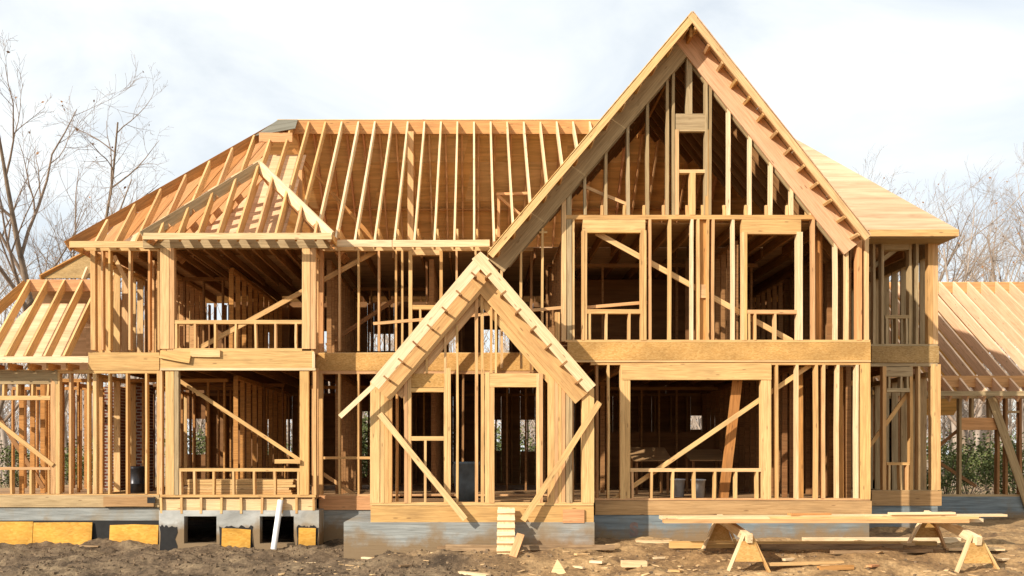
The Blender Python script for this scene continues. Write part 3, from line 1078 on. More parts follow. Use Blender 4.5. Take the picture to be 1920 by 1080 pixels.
# collar ties, post, little framed box in the attic
for yy in (25.3,):
    member('purlin', (-4.6, yy, 8.42), (6.0, yy, 8.42), .09, .05, 'orange', mr, side=(0, 1, 0))
member('post', (X(770, 23.2), 23.2, Z3), (X(770, 23.2), 23.2, zr0 - .4), .14, .09, 'fir', mr)
member('post', (X(563, 22.4), 22.4, Z3), (X(563, 22.4), 22.4, 8.6), .09, .09, 'fir', mr)
for a_, b_ in (((931, 365), (992, 363)), ((935, 367), (935, 445)), ((934, 368), (985, 412))):
    member('blocking', (X(a_[0], 21.6), 21.6, Z(a_[1], 21.6)), (X(b_[0], 21.6), 21.6, Z(b_[1], 21.6)), .09, .06, 'fir', mr, side=(0, 1, 0))
member('brace', (-4.4, 23.4, 9.4), (-1.8, 23.4, 6.5), .04, .09, 'orange', mr, side=(0, 1, 0))
# right end: sheathed front slope between the valley and the right hip
EYr, ezr = 19.32, Z(432, 19.32)
mR = (zr0 - ezr) / (Yr - EYr)
rows = []
for k in range(5):
    t0, t1 = k / 5, (k + 1) / 5 - .001
    q = []
    for t in (t0, t1):
        z_ = ezr + t * (zr0 - ezr)
        y_ = EYr + t * (Yr - EYr)
        xv = ax_ + (az_ - z_) / SR - .12
        if t == 0:
            xv = max(xv, rx - .05)
        xh = X(1797, EYr) + t * (rxr - X(1797, EYr))
        q.append(((xv, y_, z_), (xh, y_, z_)))
    rows.append((q[0][0], q[0][1], q[1][0], q[1][1]))
strip_panels(mr, rows, 'ply_pale')
rows = []
xc = X(1797, EYr)
for k in range(5):
    t0, t1 = k / 5, (k + 1) / 5 - .001
    q = []
    for t in (t0, t1):
        z_ = ezr + t * (zr0 - ezr)
        x_ = xc + t * (rxr - xc)
        q.append(((x_, EYr + t * (Yr - EYr), z_), (x_, 27.65 - t * 4.05, z_)))
    rows.append((q[0][0], q[0][1], q[1][0], q[1][1]))
strip_panels(mr, rows, 'ply_pale')
member('fascia_board', (X(1630, EYr), EYr + .0, Z(437, EYr)), (xc, EYr + .0, Z(437, EYr)), .04, .135, 'pine', mr, side=(0, 1, 0), jit=.2)
member('fascia_board', (xc - .02, EYr + .03, Z(437, EYr)), (xc - .02, YB, Z(437, EYr)), .04, .135, 'pine', mr, side=(1, 0, 0), jit=.2)
slab('soffit_panel', X(1634, EYr), xc - .05, EYr + .03, YR + .02, Z(444, EYr) - .012, Z(444, EYr), 'grey', mr)

# ------------------------------------------------------------------ hip roof of the porch bay
pYe = 18.92
pz = Z(438, pYe)
pxl, pxr = X(268, pYe), X(622, pYe)
apx = X(487, 20.85)
apz = Z(306, 20.85)
apY = 20.85
pr = boxes('roof_frame', [(apx - .02, apx + .02, apY, apY + 1.4, apz - .24, apz - .02)], 'fir', house)
member('hip_rafter', (pxl, pYe, pz - .06), (apx, apY, apz - .08), .045, .22, 'grey', pr, side=(1, -1, 0))  # grey against the pale right hip: shaded face put into the colour
member('hip_rafter', (pxr, pYe, pz - .06), (apx, apY, apz - .08), .045, .22, 'pale', pr, side=(1, 1, 0))
x = pxl + .30
pS = (apz - pz) / (apY - pYe)
while x < pxr - .15:
    t = (x - pxl) / (apx - pxl) if x < apx else (pxr - x) / (pxr - apx)
    y1 = pYe + (apY - pYe) * t
    p0, p1 = Vector((x, pYe + .02, pz)), Vector((x, y1, pz + pS * (y1 - pYe)))
    d_ = (p1 - p0).normalized()
    n_ = Vector((0, d_.z, -d_.y))
    member('rafter', p0 + n_ * .09, p1 + n_ * .09, .042, .18, 'pine', pr, side=(1, 0, 0), jit=.5)
    # matching jacks on the two side slopes
    x += .385
for sgn, xe in ((-1, pxl), (1, pxr)):
    for k in range(1, 7):
        yy = pYe + k * .385
        t = min(1, (yy - pYe) / (apY - pYe))
        xt, zt_ = xe + (apx - xe) * t, pz + (apz - pz) * t
        member('rafter', (xe, yy, pz - .09), (xt, yy, zt_ - .09), .042, .18, 'fir', pr, side=(0, 1, 0), jit=.5)
member('fascia_board', (pxl, pYe, Z(443, pYe)), (pxr, pYe, Z(443, pYe)), .038, .125, 'pale', pr, side=(0, 1, 0), jit=.3)
member('fascia_board', (pxl, pYe + .02, Z(443, pYe)), (pxl, Ye + .3, Z(443, pYe)), .038, .125, 'pine', pr, side=(1, 0, 0), jit=.3)
member('fascia_board', (pxr, pYe + .02, Z(443, pYe)), (pxr, Ye + .1, Z(443, pYe)), .038, .125, 'pine', pr, side=(1, 0, 0), jit=.3)

# ------------------------------------------------------------------ low roof of the left wing
lYe, lYr = 19.6, 21.5
lz0, lz1 = Z(667, lYe), Z(524, lYr)
lr = boxes('roof_frame', [(X(50, lYr), XL - .03, lYr, lYr + .04, Z(546, lYr), lz1)], 'fir', house)
lS = (lz1 - lz0) / (lYr - lYe)
lhx0, lhx1 = X(-110, lYe), X(50, lYr)
for k in range(-8, 6):
    x = X(10, lYe) + k * .395
    if x > XL - .04:
        break
    y1 = lYr
    if x < lhx1:
        y1 = lYe + (x - lhx0) / (lhx1 - lhx0) * (lYr - lYe)
    if y1 - lYe < .2:
        continue
    p0, p1 = Vector((x, lYe, lz0)), Vector((x, y1, lz0 + lS * (y1 - lYe)))
    d_ = (p1 - p0).normalized()
    n_ = Vector((0, d_.z, -d_.y))
    member('rafter', p0 + n_ * .1, p1 + n_ * .1, .042, .20, 'pine', lr, side=(1, 0, 0), jit=.5)
    member('joist_end', (x + .02, lYe + .1, Z(686, lYe)), (x + .02, YM + .3, Z(686, lYe)), .04, .14, 'orange', lr, side=(1, 0, 0))
member('hip_rafter', (lhx0, lYe, lz0 - .08), (lhx1, lYr, lz1 - .1), .045, .2, 'orange', lr, side=(1, -1, 0))
member('fascia_board', (-11.2, lYe - .02, Z(674.5, lYe)), (X(167, lYe), lYe - .02, Z(674.5, lYe)), .038, .13, 'pale', lr, side=(0, 1, 0), jit=.3)
# its hip side and rear slope, sheathed
strip_panels(lr, [((XL - .03, lYr + 1.95, lz0), (lhx0, lYr + 1.95, lz0), (XL - .03, lYr + 1.0, lz0 + .96), (lhx0 + .75, lYr + 1.0, lz0 + .96)),
                  ((XL - .03, lYr + 1.0, lz0 + .97), (lhx0 + .75, lYr + 1.0, lz0 + .97), (XL - .03, lYr + .045, lz1), (lhx1, lYr + .045, lz1))], 'ply_pale', length=1.2)
low_plane(lr, lYe + .42, lYr - .06, lambda y: lhx0 + (y - lYe) / (lYr - lYe) * (lhx1 - lhx0) + .2, lambda y: XL - .5, lambda y: lz0 + lS * (y - lYe) - .50, 'ply_pink', 2)
# rear roof climbing against the side of the house
strip_panels(lr, [((X(78, 22.6), 22.6, Z(522, 22.6)), (XL - .02, 22.6, Z(522, 22.6)), (X(152, 23.6), 23.6, Z(479, 23.6)), (XL - .02, 23.6, Z(474, 23.6)))], 'osb_grey')
for k in range(4):
    x = XL - .12 - k * .33
    member('rafter', (x, 22.42, Z(527, 22.42)), (x, 22.42 + (1.1 - k * .27), Z(482 + k * 11, 23.4)), .04, .14, 'pale', lr, side=(1, 0, 0))
member('hip_rafter', (X(76, 22.55), 22.55, Z(521, 22.55)), (X(160, 23.6), 23.6, Z(476, 23.6)), .05, .14, 'orange', lr)

# ------------------------------------------------------------------ recessed wall on the right
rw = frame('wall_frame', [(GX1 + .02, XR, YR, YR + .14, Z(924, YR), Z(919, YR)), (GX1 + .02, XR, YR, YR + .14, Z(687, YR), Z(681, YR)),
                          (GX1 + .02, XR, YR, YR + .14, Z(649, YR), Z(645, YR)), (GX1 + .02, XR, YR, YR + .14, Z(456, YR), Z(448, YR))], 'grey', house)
w = Wall(YR, rw)  # greyed lumber and board paint the recess's shade into their colour
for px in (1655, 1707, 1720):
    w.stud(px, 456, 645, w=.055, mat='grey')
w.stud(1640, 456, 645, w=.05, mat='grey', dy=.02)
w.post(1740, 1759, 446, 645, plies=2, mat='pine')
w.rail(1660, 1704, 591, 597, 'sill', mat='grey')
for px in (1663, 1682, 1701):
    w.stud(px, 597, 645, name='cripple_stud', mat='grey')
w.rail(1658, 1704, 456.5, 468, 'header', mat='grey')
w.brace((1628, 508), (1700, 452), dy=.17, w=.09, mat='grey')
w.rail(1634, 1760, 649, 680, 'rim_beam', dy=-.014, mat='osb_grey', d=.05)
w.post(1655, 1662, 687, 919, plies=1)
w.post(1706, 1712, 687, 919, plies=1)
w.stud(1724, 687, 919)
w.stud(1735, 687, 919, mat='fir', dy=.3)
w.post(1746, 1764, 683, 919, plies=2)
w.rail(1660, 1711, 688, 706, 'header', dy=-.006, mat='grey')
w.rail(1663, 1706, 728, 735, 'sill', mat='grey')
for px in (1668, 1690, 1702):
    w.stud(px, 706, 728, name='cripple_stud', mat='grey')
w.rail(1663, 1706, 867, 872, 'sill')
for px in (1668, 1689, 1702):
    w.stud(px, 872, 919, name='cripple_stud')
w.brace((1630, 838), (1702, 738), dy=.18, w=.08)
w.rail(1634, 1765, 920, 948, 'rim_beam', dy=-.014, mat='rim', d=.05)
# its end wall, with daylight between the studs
xe_ = frame('wall_frame', [(XR - .14, XR, YR + .2, YB, 6.1, 6.2), (XR - .14, XR, YR + .2, YB, 6.2, 6.62), (XR - .14, XR, YR + .2, YB, Z2, Z2 + .04), (XR - .14, XR, YR + .2, YB, 3.6, 3.7), (XR - .14, XR, YR + .2, YB, Z1, Z1 + .04)], 'grey', house)  # taller plate added to close off a slit of sky below the roof
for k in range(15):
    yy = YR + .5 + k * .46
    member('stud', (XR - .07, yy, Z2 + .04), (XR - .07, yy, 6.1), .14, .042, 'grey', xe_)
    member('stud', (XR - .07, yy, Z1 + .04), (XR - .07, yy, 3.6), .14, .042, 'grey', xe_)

# ------------------------------------------------------------------ right wing, set back, with its own rafters
gYe, gYr = 22.75, 27.6
gz0, gz1 = Z(733, gYe), Z(528, gYr)
wr = boxes('roof_frame', [(XR + .02, 16.0, gYr, gYr + .05, gz1 - .32, gz1 - .02)], 'fir', house)
x = XR + .12
while x < 15.6:
    p0, p1 = Vector((x, gYe, gz0)), Vector((x, gYr, gz1))
    d_ = (p1 - p0).normalized()
    n_ = Vector((0, d_.z, -d_.y))
    member('rafter', p0 + n_ * .15, p1 + n_ * .15, .05, .30, 'pink', wr, side=(1, 0, 0), jit=.5)
    x += .406
member('fascia_board', (XR + .05, gYe - .02, Z(738, gYe)), (15.5, gYe - .02, Z(738, gYe)), .04, .11, 'grey', wr, side=(0, 1, 0), jit=.3)
strip_panels(wr, [((XR + .02, gYr + 4.4, gz0 - .2), (16, gYr + 4.4, gz0 - .2), (XR + .02, gYr + .06, gz1), (16, gYr + .06, gz1))], 'ply', length=1.5)
member('header', (XR + .05, YW + .09, Z(715, YW)), (15.5, YW + .09, Z(715, YW)), .09, .28, 'fir', wr, side=(0, 1, 0), jit=.3)
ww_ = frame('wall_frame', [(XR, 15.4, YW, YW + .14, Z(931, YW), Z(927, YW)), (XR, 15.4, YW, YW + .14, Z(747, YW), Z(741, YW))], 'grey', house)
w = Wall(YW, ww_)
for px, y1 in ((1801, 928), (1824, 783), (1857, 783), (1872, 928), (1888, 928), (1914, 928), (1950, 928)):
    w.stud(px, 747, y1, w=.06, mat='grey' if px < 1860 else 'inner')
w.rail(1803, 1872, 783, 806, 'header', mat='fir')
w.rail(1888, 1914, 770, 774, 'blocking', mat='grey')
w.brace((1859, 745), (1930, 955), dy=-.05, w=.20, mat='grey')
w.brace((1762, 868), (1830, 912), dy=1.5, w=.08, mat='inner')
w.brace((1762, 835), (1800, 803), dy=.2, w=.07, mat='inner')
for px in (1780, 1835, 1845):
    w.stud(px, 747, 928, dy=4.3, w=.12, mat='inner')

# ------------------------------------------------------------------ back wall: sheathing with window openings
bwf = frame('back_wall_frame', [(XL, XR, YB, YB + .14, Z2 + .001, Z2 + .04), (XL, XR, YB, YB + .14, Z1 + .001, Z1 + .04), (XL, XR, YB, YB + .14, 3.62, 3.7)], 'inner', house)


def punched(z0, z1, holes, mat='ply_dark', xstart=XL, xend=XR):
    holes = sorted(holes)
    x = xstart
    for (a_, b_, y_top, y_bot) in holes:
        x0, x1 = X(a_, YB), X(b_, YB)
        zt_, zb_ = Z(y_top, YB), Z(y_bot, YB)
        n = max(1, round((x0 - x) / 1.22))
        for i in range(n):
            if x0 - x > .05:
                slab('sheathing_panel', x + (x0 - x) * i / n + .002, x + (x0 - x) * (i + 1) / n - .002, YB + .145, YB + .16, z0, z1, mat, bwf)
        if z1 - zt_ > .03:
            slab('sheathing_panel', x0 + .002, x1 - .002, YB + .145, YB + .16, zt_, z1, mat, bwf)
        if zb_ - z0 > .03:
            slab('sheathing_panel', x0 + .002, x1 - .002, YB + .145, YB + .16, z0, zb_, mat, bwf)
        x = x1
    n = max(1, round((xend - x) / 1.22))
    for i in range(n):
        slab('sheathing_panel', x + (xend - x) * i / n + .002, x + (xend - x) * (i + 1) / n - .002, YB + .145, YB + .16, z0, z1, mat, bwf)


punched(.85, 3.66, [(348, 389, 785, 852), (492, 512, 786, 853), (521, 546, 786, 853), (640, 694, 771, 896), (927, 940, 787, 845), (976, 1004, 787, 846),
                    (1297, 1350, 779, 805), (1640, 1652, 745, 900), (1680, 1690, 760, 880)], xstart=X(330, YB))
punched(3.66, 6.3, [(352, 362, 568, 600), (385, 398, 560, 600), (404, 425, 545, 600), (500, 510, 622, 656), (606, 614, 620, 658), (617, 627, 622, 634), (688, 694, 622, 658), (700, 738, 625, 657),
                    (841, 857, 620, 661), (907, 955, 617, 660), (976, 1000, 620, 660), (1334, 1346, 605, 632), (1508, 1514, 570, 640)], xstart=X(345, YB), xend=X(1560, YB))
for k in range(40):
    x = XL + .1 + k * .45
    member('stud', (x, YB + .07, Z2 + .04), (x, YB + .07, 6.2), .04, .13, 'inner', bwf)
    if x > X(330, YB) or k % 2 == 0:
        member('stud', (x, YB + .07, Z1 + .04), (x, YB + .07, 3.62), .04, .13, 'inner', bwf)


# ------------------------------------------------------------------ partitions inside: joined framing in the dark
def partition(x0, y0, x1, y1, z0, z1, sp=.45, skip=(), mat='inner', hdr=True):
    L = math.hypot(x1 - x0, y1 - y0)
    ux, uy = (x1 - x0) / L, (y1 - y0) / L
    bl = []
    t = 0
    tw, td = (.04, .10) if abs(ux) > .5 else (.10, .04)
    while t <= L:
        if not any(s0 < t < s1 for s0, s1 in skip):
            cx, cy = x0 + ux * t, y0 + uy * t
            bl.append((cx - tw / 2, cx + tw / 2, cy - td / 2, cy + td / 2, z0, z1 - .08))
        t += sp
    if abs(ux) > .5:
        bl.append((x0, x1, y0 - .05, y0 + .05, z1 - .078, z1))
    else:
        bl.append((x0 - .05, x0 + .05, y0, y1, z1 - .078, z1))
    o = boxes('partition_frame', bl, mat, house)
    o['kind'] = 'stuff'
    return o


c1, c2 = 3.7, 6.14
for args in (  # orange framing: extra room brightness put into its colour
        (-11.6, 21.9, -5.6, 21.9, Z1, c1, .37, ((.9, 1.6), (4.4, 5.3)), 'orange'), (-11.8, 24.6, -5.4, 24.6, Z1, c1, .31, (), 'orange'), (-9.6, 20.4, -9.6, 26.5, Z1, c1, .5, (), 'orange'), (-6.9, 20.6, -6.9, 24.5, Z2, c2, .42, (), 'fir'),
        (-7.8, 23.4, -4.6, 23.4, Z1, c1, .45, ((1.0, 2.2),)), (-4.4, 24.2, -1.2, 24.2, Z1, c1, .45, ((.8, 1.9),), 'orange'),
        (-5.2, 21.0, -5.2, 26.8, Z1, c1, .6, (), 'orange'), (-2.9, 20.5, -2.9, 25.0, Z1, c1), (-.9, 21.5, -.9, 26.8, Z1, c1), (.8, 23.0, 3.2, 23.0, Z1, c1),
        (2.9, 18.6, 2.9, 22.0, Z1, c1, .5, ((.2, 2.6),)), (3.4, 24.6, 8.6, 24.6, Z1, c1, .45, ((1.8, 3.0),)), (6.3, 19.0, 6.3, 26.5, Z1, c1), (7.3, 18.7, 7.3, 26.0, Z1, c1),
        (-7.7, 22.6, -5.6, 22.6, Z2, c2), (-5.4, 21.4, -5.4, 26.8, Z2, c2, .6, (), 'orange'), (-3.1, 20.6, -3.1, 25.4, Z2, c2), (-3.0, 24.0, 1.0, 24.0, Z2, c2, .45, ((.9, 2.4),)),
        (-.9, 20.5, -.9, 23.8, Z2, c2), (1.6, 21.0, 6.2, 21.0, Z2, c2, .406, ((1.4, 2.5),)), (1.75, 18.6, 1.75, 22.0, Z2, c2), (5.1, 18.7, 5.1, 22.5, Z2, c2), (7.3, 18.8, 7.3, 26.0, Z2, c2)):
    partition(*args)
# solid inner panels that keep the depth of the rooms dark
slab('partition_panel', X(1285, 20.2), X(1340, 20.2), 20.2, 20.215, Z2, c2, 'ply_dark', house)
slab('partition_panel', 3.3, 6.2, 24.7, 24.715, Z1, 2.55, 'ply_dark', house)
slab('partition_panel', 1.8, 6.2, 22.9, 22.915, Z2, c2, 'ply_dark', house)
# sheathed panels along the inner right flank of the gable wing
for k in range(3):
    slab('partition_panel', 7.36, 7.375, 18.75 + k * 1.22, 18.75 + (k + 1) * 1.22 - .006, Z2, c2, 'inner', house)
    slab('partition_panel', 7.36, 7.375, 18.75 + k * 1.22, 18.75 + (k + 1) * 1.22 - .006, Z1, c1, 'inner', house)
for o in (slab('interior_chimney', X(196, 23), X(222, 23), 23.0, 23.5, Z1, 3.6, 'brick', house), slab('interior_chimney', X(238, 22.4), X(274, 22.4), 22.4, 22.9, Z1, 3.6, 'brick', house)):
    pass

# tar smears on the porch foundation
def smear(px0, px1, py0, Y, parent):
    x0, x1, zt_ = X(px0, Y), X(px1, Y), Z(py0, Y)
    n = 14
    top_ = [(x1 + (x0 - x1) * i / n, Y - .004, zt_ + random.uniform(-.035, .03)) for i in range(n + 1)]
    sd = [(x1 + random.uniform(-.04, .02), Y - .004, zt_ * k / 4) for k in range(1, 4)]
    sl = [(x0 + random.uniform(-.0, .03), Y - .004, zt_ * k / 4) for k in (3, 2, 1)]
    prism('tar_coating', [(x0, Y - .004, -.05), (x1, Y - .004, -.05)] + sd + top_ + sl, .003, 'tar', parent)


smear(299, 332, 986, YP, house)
smear(411, 475, 987, YP, house)
smear(556, 597, 987, YP, house)
boxes('tar_coating', [(-12, X(298, YM), YM - .01, YM + .018, -.3, Z(976, YM))], 'tar', house)
boxes('dark_notch_patch', [(X(278, YM), X(293, YM), YM - .066, YM - .064, Z(943, YM), Z(932, YM))], 'tar', house)  # black plate painting the dark inside of a notch in the rim

# ================================================================== LOOSE THINGS
def thing_box(name, x0, x1, y0, y1, z0, z1, mat, label, cat, group=None):
    o = slab(name, x0, x1, y0, y1, z0, z1, mat)
    return setprops(o, label, cat, group)


def lean_panel(name, px0, px1, py0, Y, mat, label, tilt=.06, jag=True):
    """sheet standing on the ground and leaning back on the foundation, top edge a little uneven"""
    x0, x1 = X(px0, Y), X(px1, Y)
    zb = min(gz(x0, Y), gz(x1, Y)) - .06
    zt_ = Z(py0, Y)
    o = prism(name, [(x0, Y - tilt, zb), (x1, Y - tilt, zb), (x1, Y, zt_ - random.uniform(0, .03)), ((x0 + x1) / 2, Y, zt_), (x0, Y, zt_ + random.uniform(-.02, .02))], -.018, mat)
    return setprops(o, label, "plywood sheet")


lean_panel('plywood_sheet', -90, 62, 978, YM - .05, 'ply_orange', "long orange plywood sheet against the foundation, next to another of equal height")
lean_panel('plywood_sheet', 63, 173, 979, YM - .05, 'ply_orange', "orange plywood sheet beside the bare black tar strip on the foundation")
lean_panel('plywood_sheet', 206, 297, 983, YM - .05, 'ply_orange', "orange plywood sheet between the black tar strip and the porch foundation")
lean_panel('plywood_sheet', 416, 470, 991, YP - .03, 'ply_orange', "small orange plywood piece between the two square foundation openings", .04)
lean_panel('plywood_sheet', 560, 592, 990, YP - .03, 'ply_orange', "narrow orange plywood piece at the right corner of the porch foundation", .04)


def tube(name, pts, r, sides, mat, parent=None, caps=True):
    v, f = [], []
    n = len(pts)
    for i, p in enumerate(pts):
        p = Vector(p)
        a = (Vector(pts[min(i + 1, n - 1)]) - Vector(pts[max(i - 1, 0)])).normalized()
        s = a.cross(Vector((0, 1, 0.03))).normalized()
        t = a.cross(s)
        rr = r[i] if hasattr(r, '__len__') else r
        for k in range(sides):
            an = 2 * math.pi * k / sides
            v.append(p + s * math.cos(an) * rr + t * math.sin(an) * rr)
    for i in range(n - 1):
        for k in range(sides):
            f.append((i * sides + k, i * sides + (k + 1) % sides, (i + 1) * sides + (k + 1) % sides, (i + 1) * sides + k))
    if caps:
        f.append(tuple(range(sides - 1, -1, -1)))
        f.append(tuple(range((n - 1) * sides, n * sides)))
    return mesh_obj(name, v, f, mat, parent, None, True)


Yp = YP - .16
pb = Vector((X(512, Yp - .15), Yp - .15, 0))
pb.z = gz(pb.x, pb.y) - .03
pt = Vector((X(526, YP - .06), YP - .06, Z(938, YP - .06)))
d_ = (pt - pb).normalized()
pipe = tube('drain_pipe', [pb, pt, pt + d_ * .001, pt - d_ * .05], [.058, .058, .05, .05], 16, 'pvc', caps=False)
setprops(pipe, "white plastic pipe leaning on the porch in front of a foundation opening", "pipe")

# cleated gangplank up to the entry
rp_ = empty('cleated_ramp', (X(948, 16.9), 16.4, gz(X(948, 16.5), 16.4)))
setprops(rp_, "narrow pale wooden ramp with cross cleats rising to the entry platform", "ramp")
r0 = Vector((X(948, 16.35), 16.35, gz(X(948, 16.35), 16.35) + .0))
r1 = Vector((X(949, 17.12), 17.12, Z(953, 17.12)))
member('plank', r0, r1, .30, .04, 'pale', rp_, side=(1, 0, 0))
for k in range(6):
    t = (k + .35) / 6.1
    c_ = r0.lerp(r1, t)
    nn = (r1 - r0).normalized().cross(Vector((1, 0, 0)))
    if nn.y > 0: nn = -nn
    c_ = c_ + nn * .045
    member('cleat', c_ - Vector((.155, 0, 0)), c_ + Vector((.155, 0, 0)), .05, .085, 'pale', rp_, side=nn)

# sawhorses
def sawhorse(xf, yf, xb, yb, h, label):
    zf, zb = gz(xf, yf), gz(xb, yb)
    root = empty('sawhorse', ((xf + xb) / 2, (yf + yb) / 2, min(zf, zb)))
    setprops(root, label, "sawhorse", "sawhorses carrying the boards")
    pf, pb_ = Vector((xf, yf, zf + h)), Vector((xb, yb, zb + h))
    ax = (pb_ - pf).normalized()
    e0, e1 = pf - ax * .16, pb_ + ax * .10
    member('beam', e0, e1, .09, .14, 'pale', root, side=(1, 0, 0), jit=.3)
    for p, sg in ((pf, -1), (pb_, 1)):
        g0 = gz(p.x, p.y)
        for s in (-1, 1):
            fx, fy = p.x + s * .34, p.y + sg * .10
            foot = Vector((fx, fy, gz(fx, fy) - .02))
            top = Vector((p.x + s * .055, p.y + sg * .02, p.z + .05))
            member('leg', foot, top, .038, .085, 'pale' if s < 0 else 'pine', root, side=(1, 0, .0))
        yy = p.y + sg * .09
        z_t, z_b = p.z - .07, p.z - .40
        q = [(p.x - .23, yy + sg * .03, z_b), (p.x + .23, yy + sg * .03, z_b), (p.x + .105, yy, z_t), (p.x - .105, yy, z_t)]
        prism('gusset', q, .015, 'osb', root)
    return root


H1 = .56
sawhorse(X(1400, 15.85), 15.85, X(1352, 17.15), 17.15, H1, "sawhorse under the boards standing nearer the entry")
sawhorse(X(1826, 15.85), 15.85, X(1742, 17.15), 17.15, H1, "sawhorse under the far end of the boards beside the right wing")

zs = gz(X(1375, 16.5), 16.5) + H1 + .072
zs2 = gz(X(1780, 16.5), 16.5) + H1 + .072
def lay(px0, px1, Y, layer, wid, th=.038, rz=0.0, mat='pale', dz=0.0):
    x0, x1 = X(px0, Y), X(px1, Y)
    xa_, xb_ = X(1375, 16.5), X(1780, 16.5)
    f = lambda x: zs + (zs2 - zs) * (x - xa_) / (xb_ - xa_)
    z_ = layer + th / 2 + dz
    o = member('board', (x0, Y, f(x0) + z_), (x1, Y + rz, f(x1) + z_), wid, th, mat, None, side=(0, 1, 0), jit=.4)
    return setprops(o, "pale sawn board in the pile laid across the two sawhorses", "board", "boards laid across the sawhorses")


lay(1244, 1815, 15.95, 0.0, .19, th=.06, mat='pine', rz=.05)
lay(1252, 1838, 16.2, 0.0, .24, th=.06, rz=.02)
lay(1260, 1800, 16.52, 0.0, .24, th=.06, mat='pine')
lay(1238, 1830, 16.85, 0.0, .24, th=.06, rz=-.04)
lay(1270, 1448, 16.0, .061, .14, mat='pale', rz=.03)
lay(1440, 1832, 16.02, .061, .12, mat='pine')
lay(1246, 1620, 16.3, .061, .19, mat='pale', rz=.06)
lay(1545, 1885, 16.62, .061, .19, mat='pale', rz=.03)
lay(1480, 1560, 16.28, .10, .14, mat='fir', rz=.12)
lay(1668, 1790, 16.55, .10, .14, mat='pale', rz=.04)


def ground_board(px0, px1, Y, wid, th, mat, label, rz=0.0, lift=0.0, cat="board", name='board'):
    x0, x1 = X(px0, Y), X(px1, Y)
    n = 9
    zz = sorted(gz(x0 + (x1 - x0) * i / (n - 1), Y + rz * i / (n - 1)) for i in range(n))
    zc = zz[-3] + th / 2 - .012 + lift
    o = member(name, (x0, Y, zc), (x1, Y + rz, zc + random.uniform(-.005, .005)), wid, th, mat, None, side=(0, 1, 0), jit=.6)
    return setprops(o, label, cat)


ground_board(1255, 1755, 17.35, .09, .12, 'pine', "long timber lying on the dirt behind the sawhorses")
ground_board(1505, 1800, 17.85, .09, .10, 'pale', "pale timber lying against the bluish foundation behind the sawhorses")
ground_board(1425, 1690, 16.9, .14, .09, 'dirty', "muddy dark timber on the ground beneath the sawhorse boards")
ground_board(1560, 1760, 16.45, .14, .06, 'dirty', "dark muddy plank between the feet of the two sawhorses", rz=.3)
ground_board(1440, 1592, 15.85, .11, .05, 'pine', "yellow board lying on the dirt in front of the sawhorses", rz=.28)
ground_board(1535, 1604, 15.72, .10, .07, 'orange', "short orange block end beside the yellow board before the sawhorses", rz=.12)
ground_board(1775, 1880, 16.75, .16, .04, 'pale', "pale plank lying behind the sawhorse beside the right wing", lift=.02)
ground_board(836, 942, 16.75, .15, .10, 'dirty', "muddy timber on the ground left of the cleated ramp", rz=-.05)
ground_board(975, 1152, 16.75, .14, .08, 'dirty', "muddy timber on the ground right of the cleated ramp", rz=.06)
ground_board(996, 1116, 17.05, .26, .05, 'fir', "reddish brown plank lying at the foot of the entry foundation", lift=.01)
ground_board(820, 935, 17.0, .16, .05, 'dirty', "brown muddy plank along the entry foundation left of the ramp")
ground_board(845, 915, 15.75, .13, .04, 'pale', "pale plank lying in the mud in front of the entry", rz=-.5)
ground_board(1165, 1212, 15.72, .16, .10, 'pale', "pale cut block on the dirt between the entry and sawhorses")
ground_board(1074, 1092, 16.1, .06, .03, 'pale', "small pale wood scrap beyond the pointed offcut", rz=-.2, cat="offcut", name='offcut')
ground_board(1192, 1260, 17.75, .08, .05, 'pale', "small pale offcut against the bluish foundation", cat="offcut", name='offcut')
ground_board(560, 590, 17.2, .07, .035, 'pale', "small pale offcut lying in the mud below the porch corner", rz=.1, cat="offcut", name='offcut')
ground_board(150, 185, 19.6, .08, .03, 'dirty', "muddy offcut at the foot of the orange plywood sheets", cat="offcut", name='offcut')
for px_, Y_, wd, tk, mt, lb_, rr in (
        (1090, 16.35, .09, .03, 'pine', "small yellow scrap beside the pointed wedge of wood", .12),
        (1118, 16.2, .11, .04, 'pale', "pale stub of board between the ramp timber and the cut block", -.1),
        (1150, 17.1, .12, .05, 'chip', "rough brown chunk of wood by the corner of the entry foundation", .1),
        (1235, 16.6, .08, .03, 'pale', "thin pale scrap on the dirt before the nearer sawhorse", .05),
        (1262, 15.9, .10, .03, 'pine', "flat pine scrap lying left of the nearer sawhorse foot", -.15),
        (1480, 16.25, .09, .035, 'pale', "pale scrap in the shade beneath the sawhorse boards", .1),
        (1640, 15.8, .10, .03, 'fir', "reddish scrap on the dirt between the two sawhorses", .15),
        (1700, 17.3, .12, .05, 'chip', "rough chunk of wood behind the sawhorse beside the right wing", -.1),
        (1885, 16.4, .10, .03, 'pale', "pale scrap beyond the sawhorse beside the right wing", .1),
        (760, 15.9, .07, .03, 'dirty', "muddy scrap half sunk in the wet mud before the entry", .15),
        (690, 16.6, .08, .03, 'pale', "pale scrap at the left corner of the entry foundation", -.1)):
    ground_board(px_ - 11, px_ + 11, Y_, wd, tk, mt, lb_, rz=rr, cat="offcut", name='offcut')
# short stick leaning on the ramp
lb = Vector((X(962, 16.25), 16.25, gz(X(962, 16.25), 16.25)))
lt = Vector((X(976, 16.5), 16.5, lb.z + .36))
setprops(member('stick', lb, lt, .13, .03, 'fir', None, side=(1, 0, 0)), "short brown board end leaning beside the cleated ramp", "board")
# pointed offcut
Yo = 15.75
xo = X(1046, Yo)
setprops(prism('offcut', [(xo - .13, Yo, gz(xo, Yo) - .04), (xo + .15, Yo, gz(xo, Yo) - .04), (xo + .0, Yo + .12, gz(xo, Yo) + .20)], .03, 'pale'),
         "pale triangular wedge of wood standing point up in the dirt", "offcut")

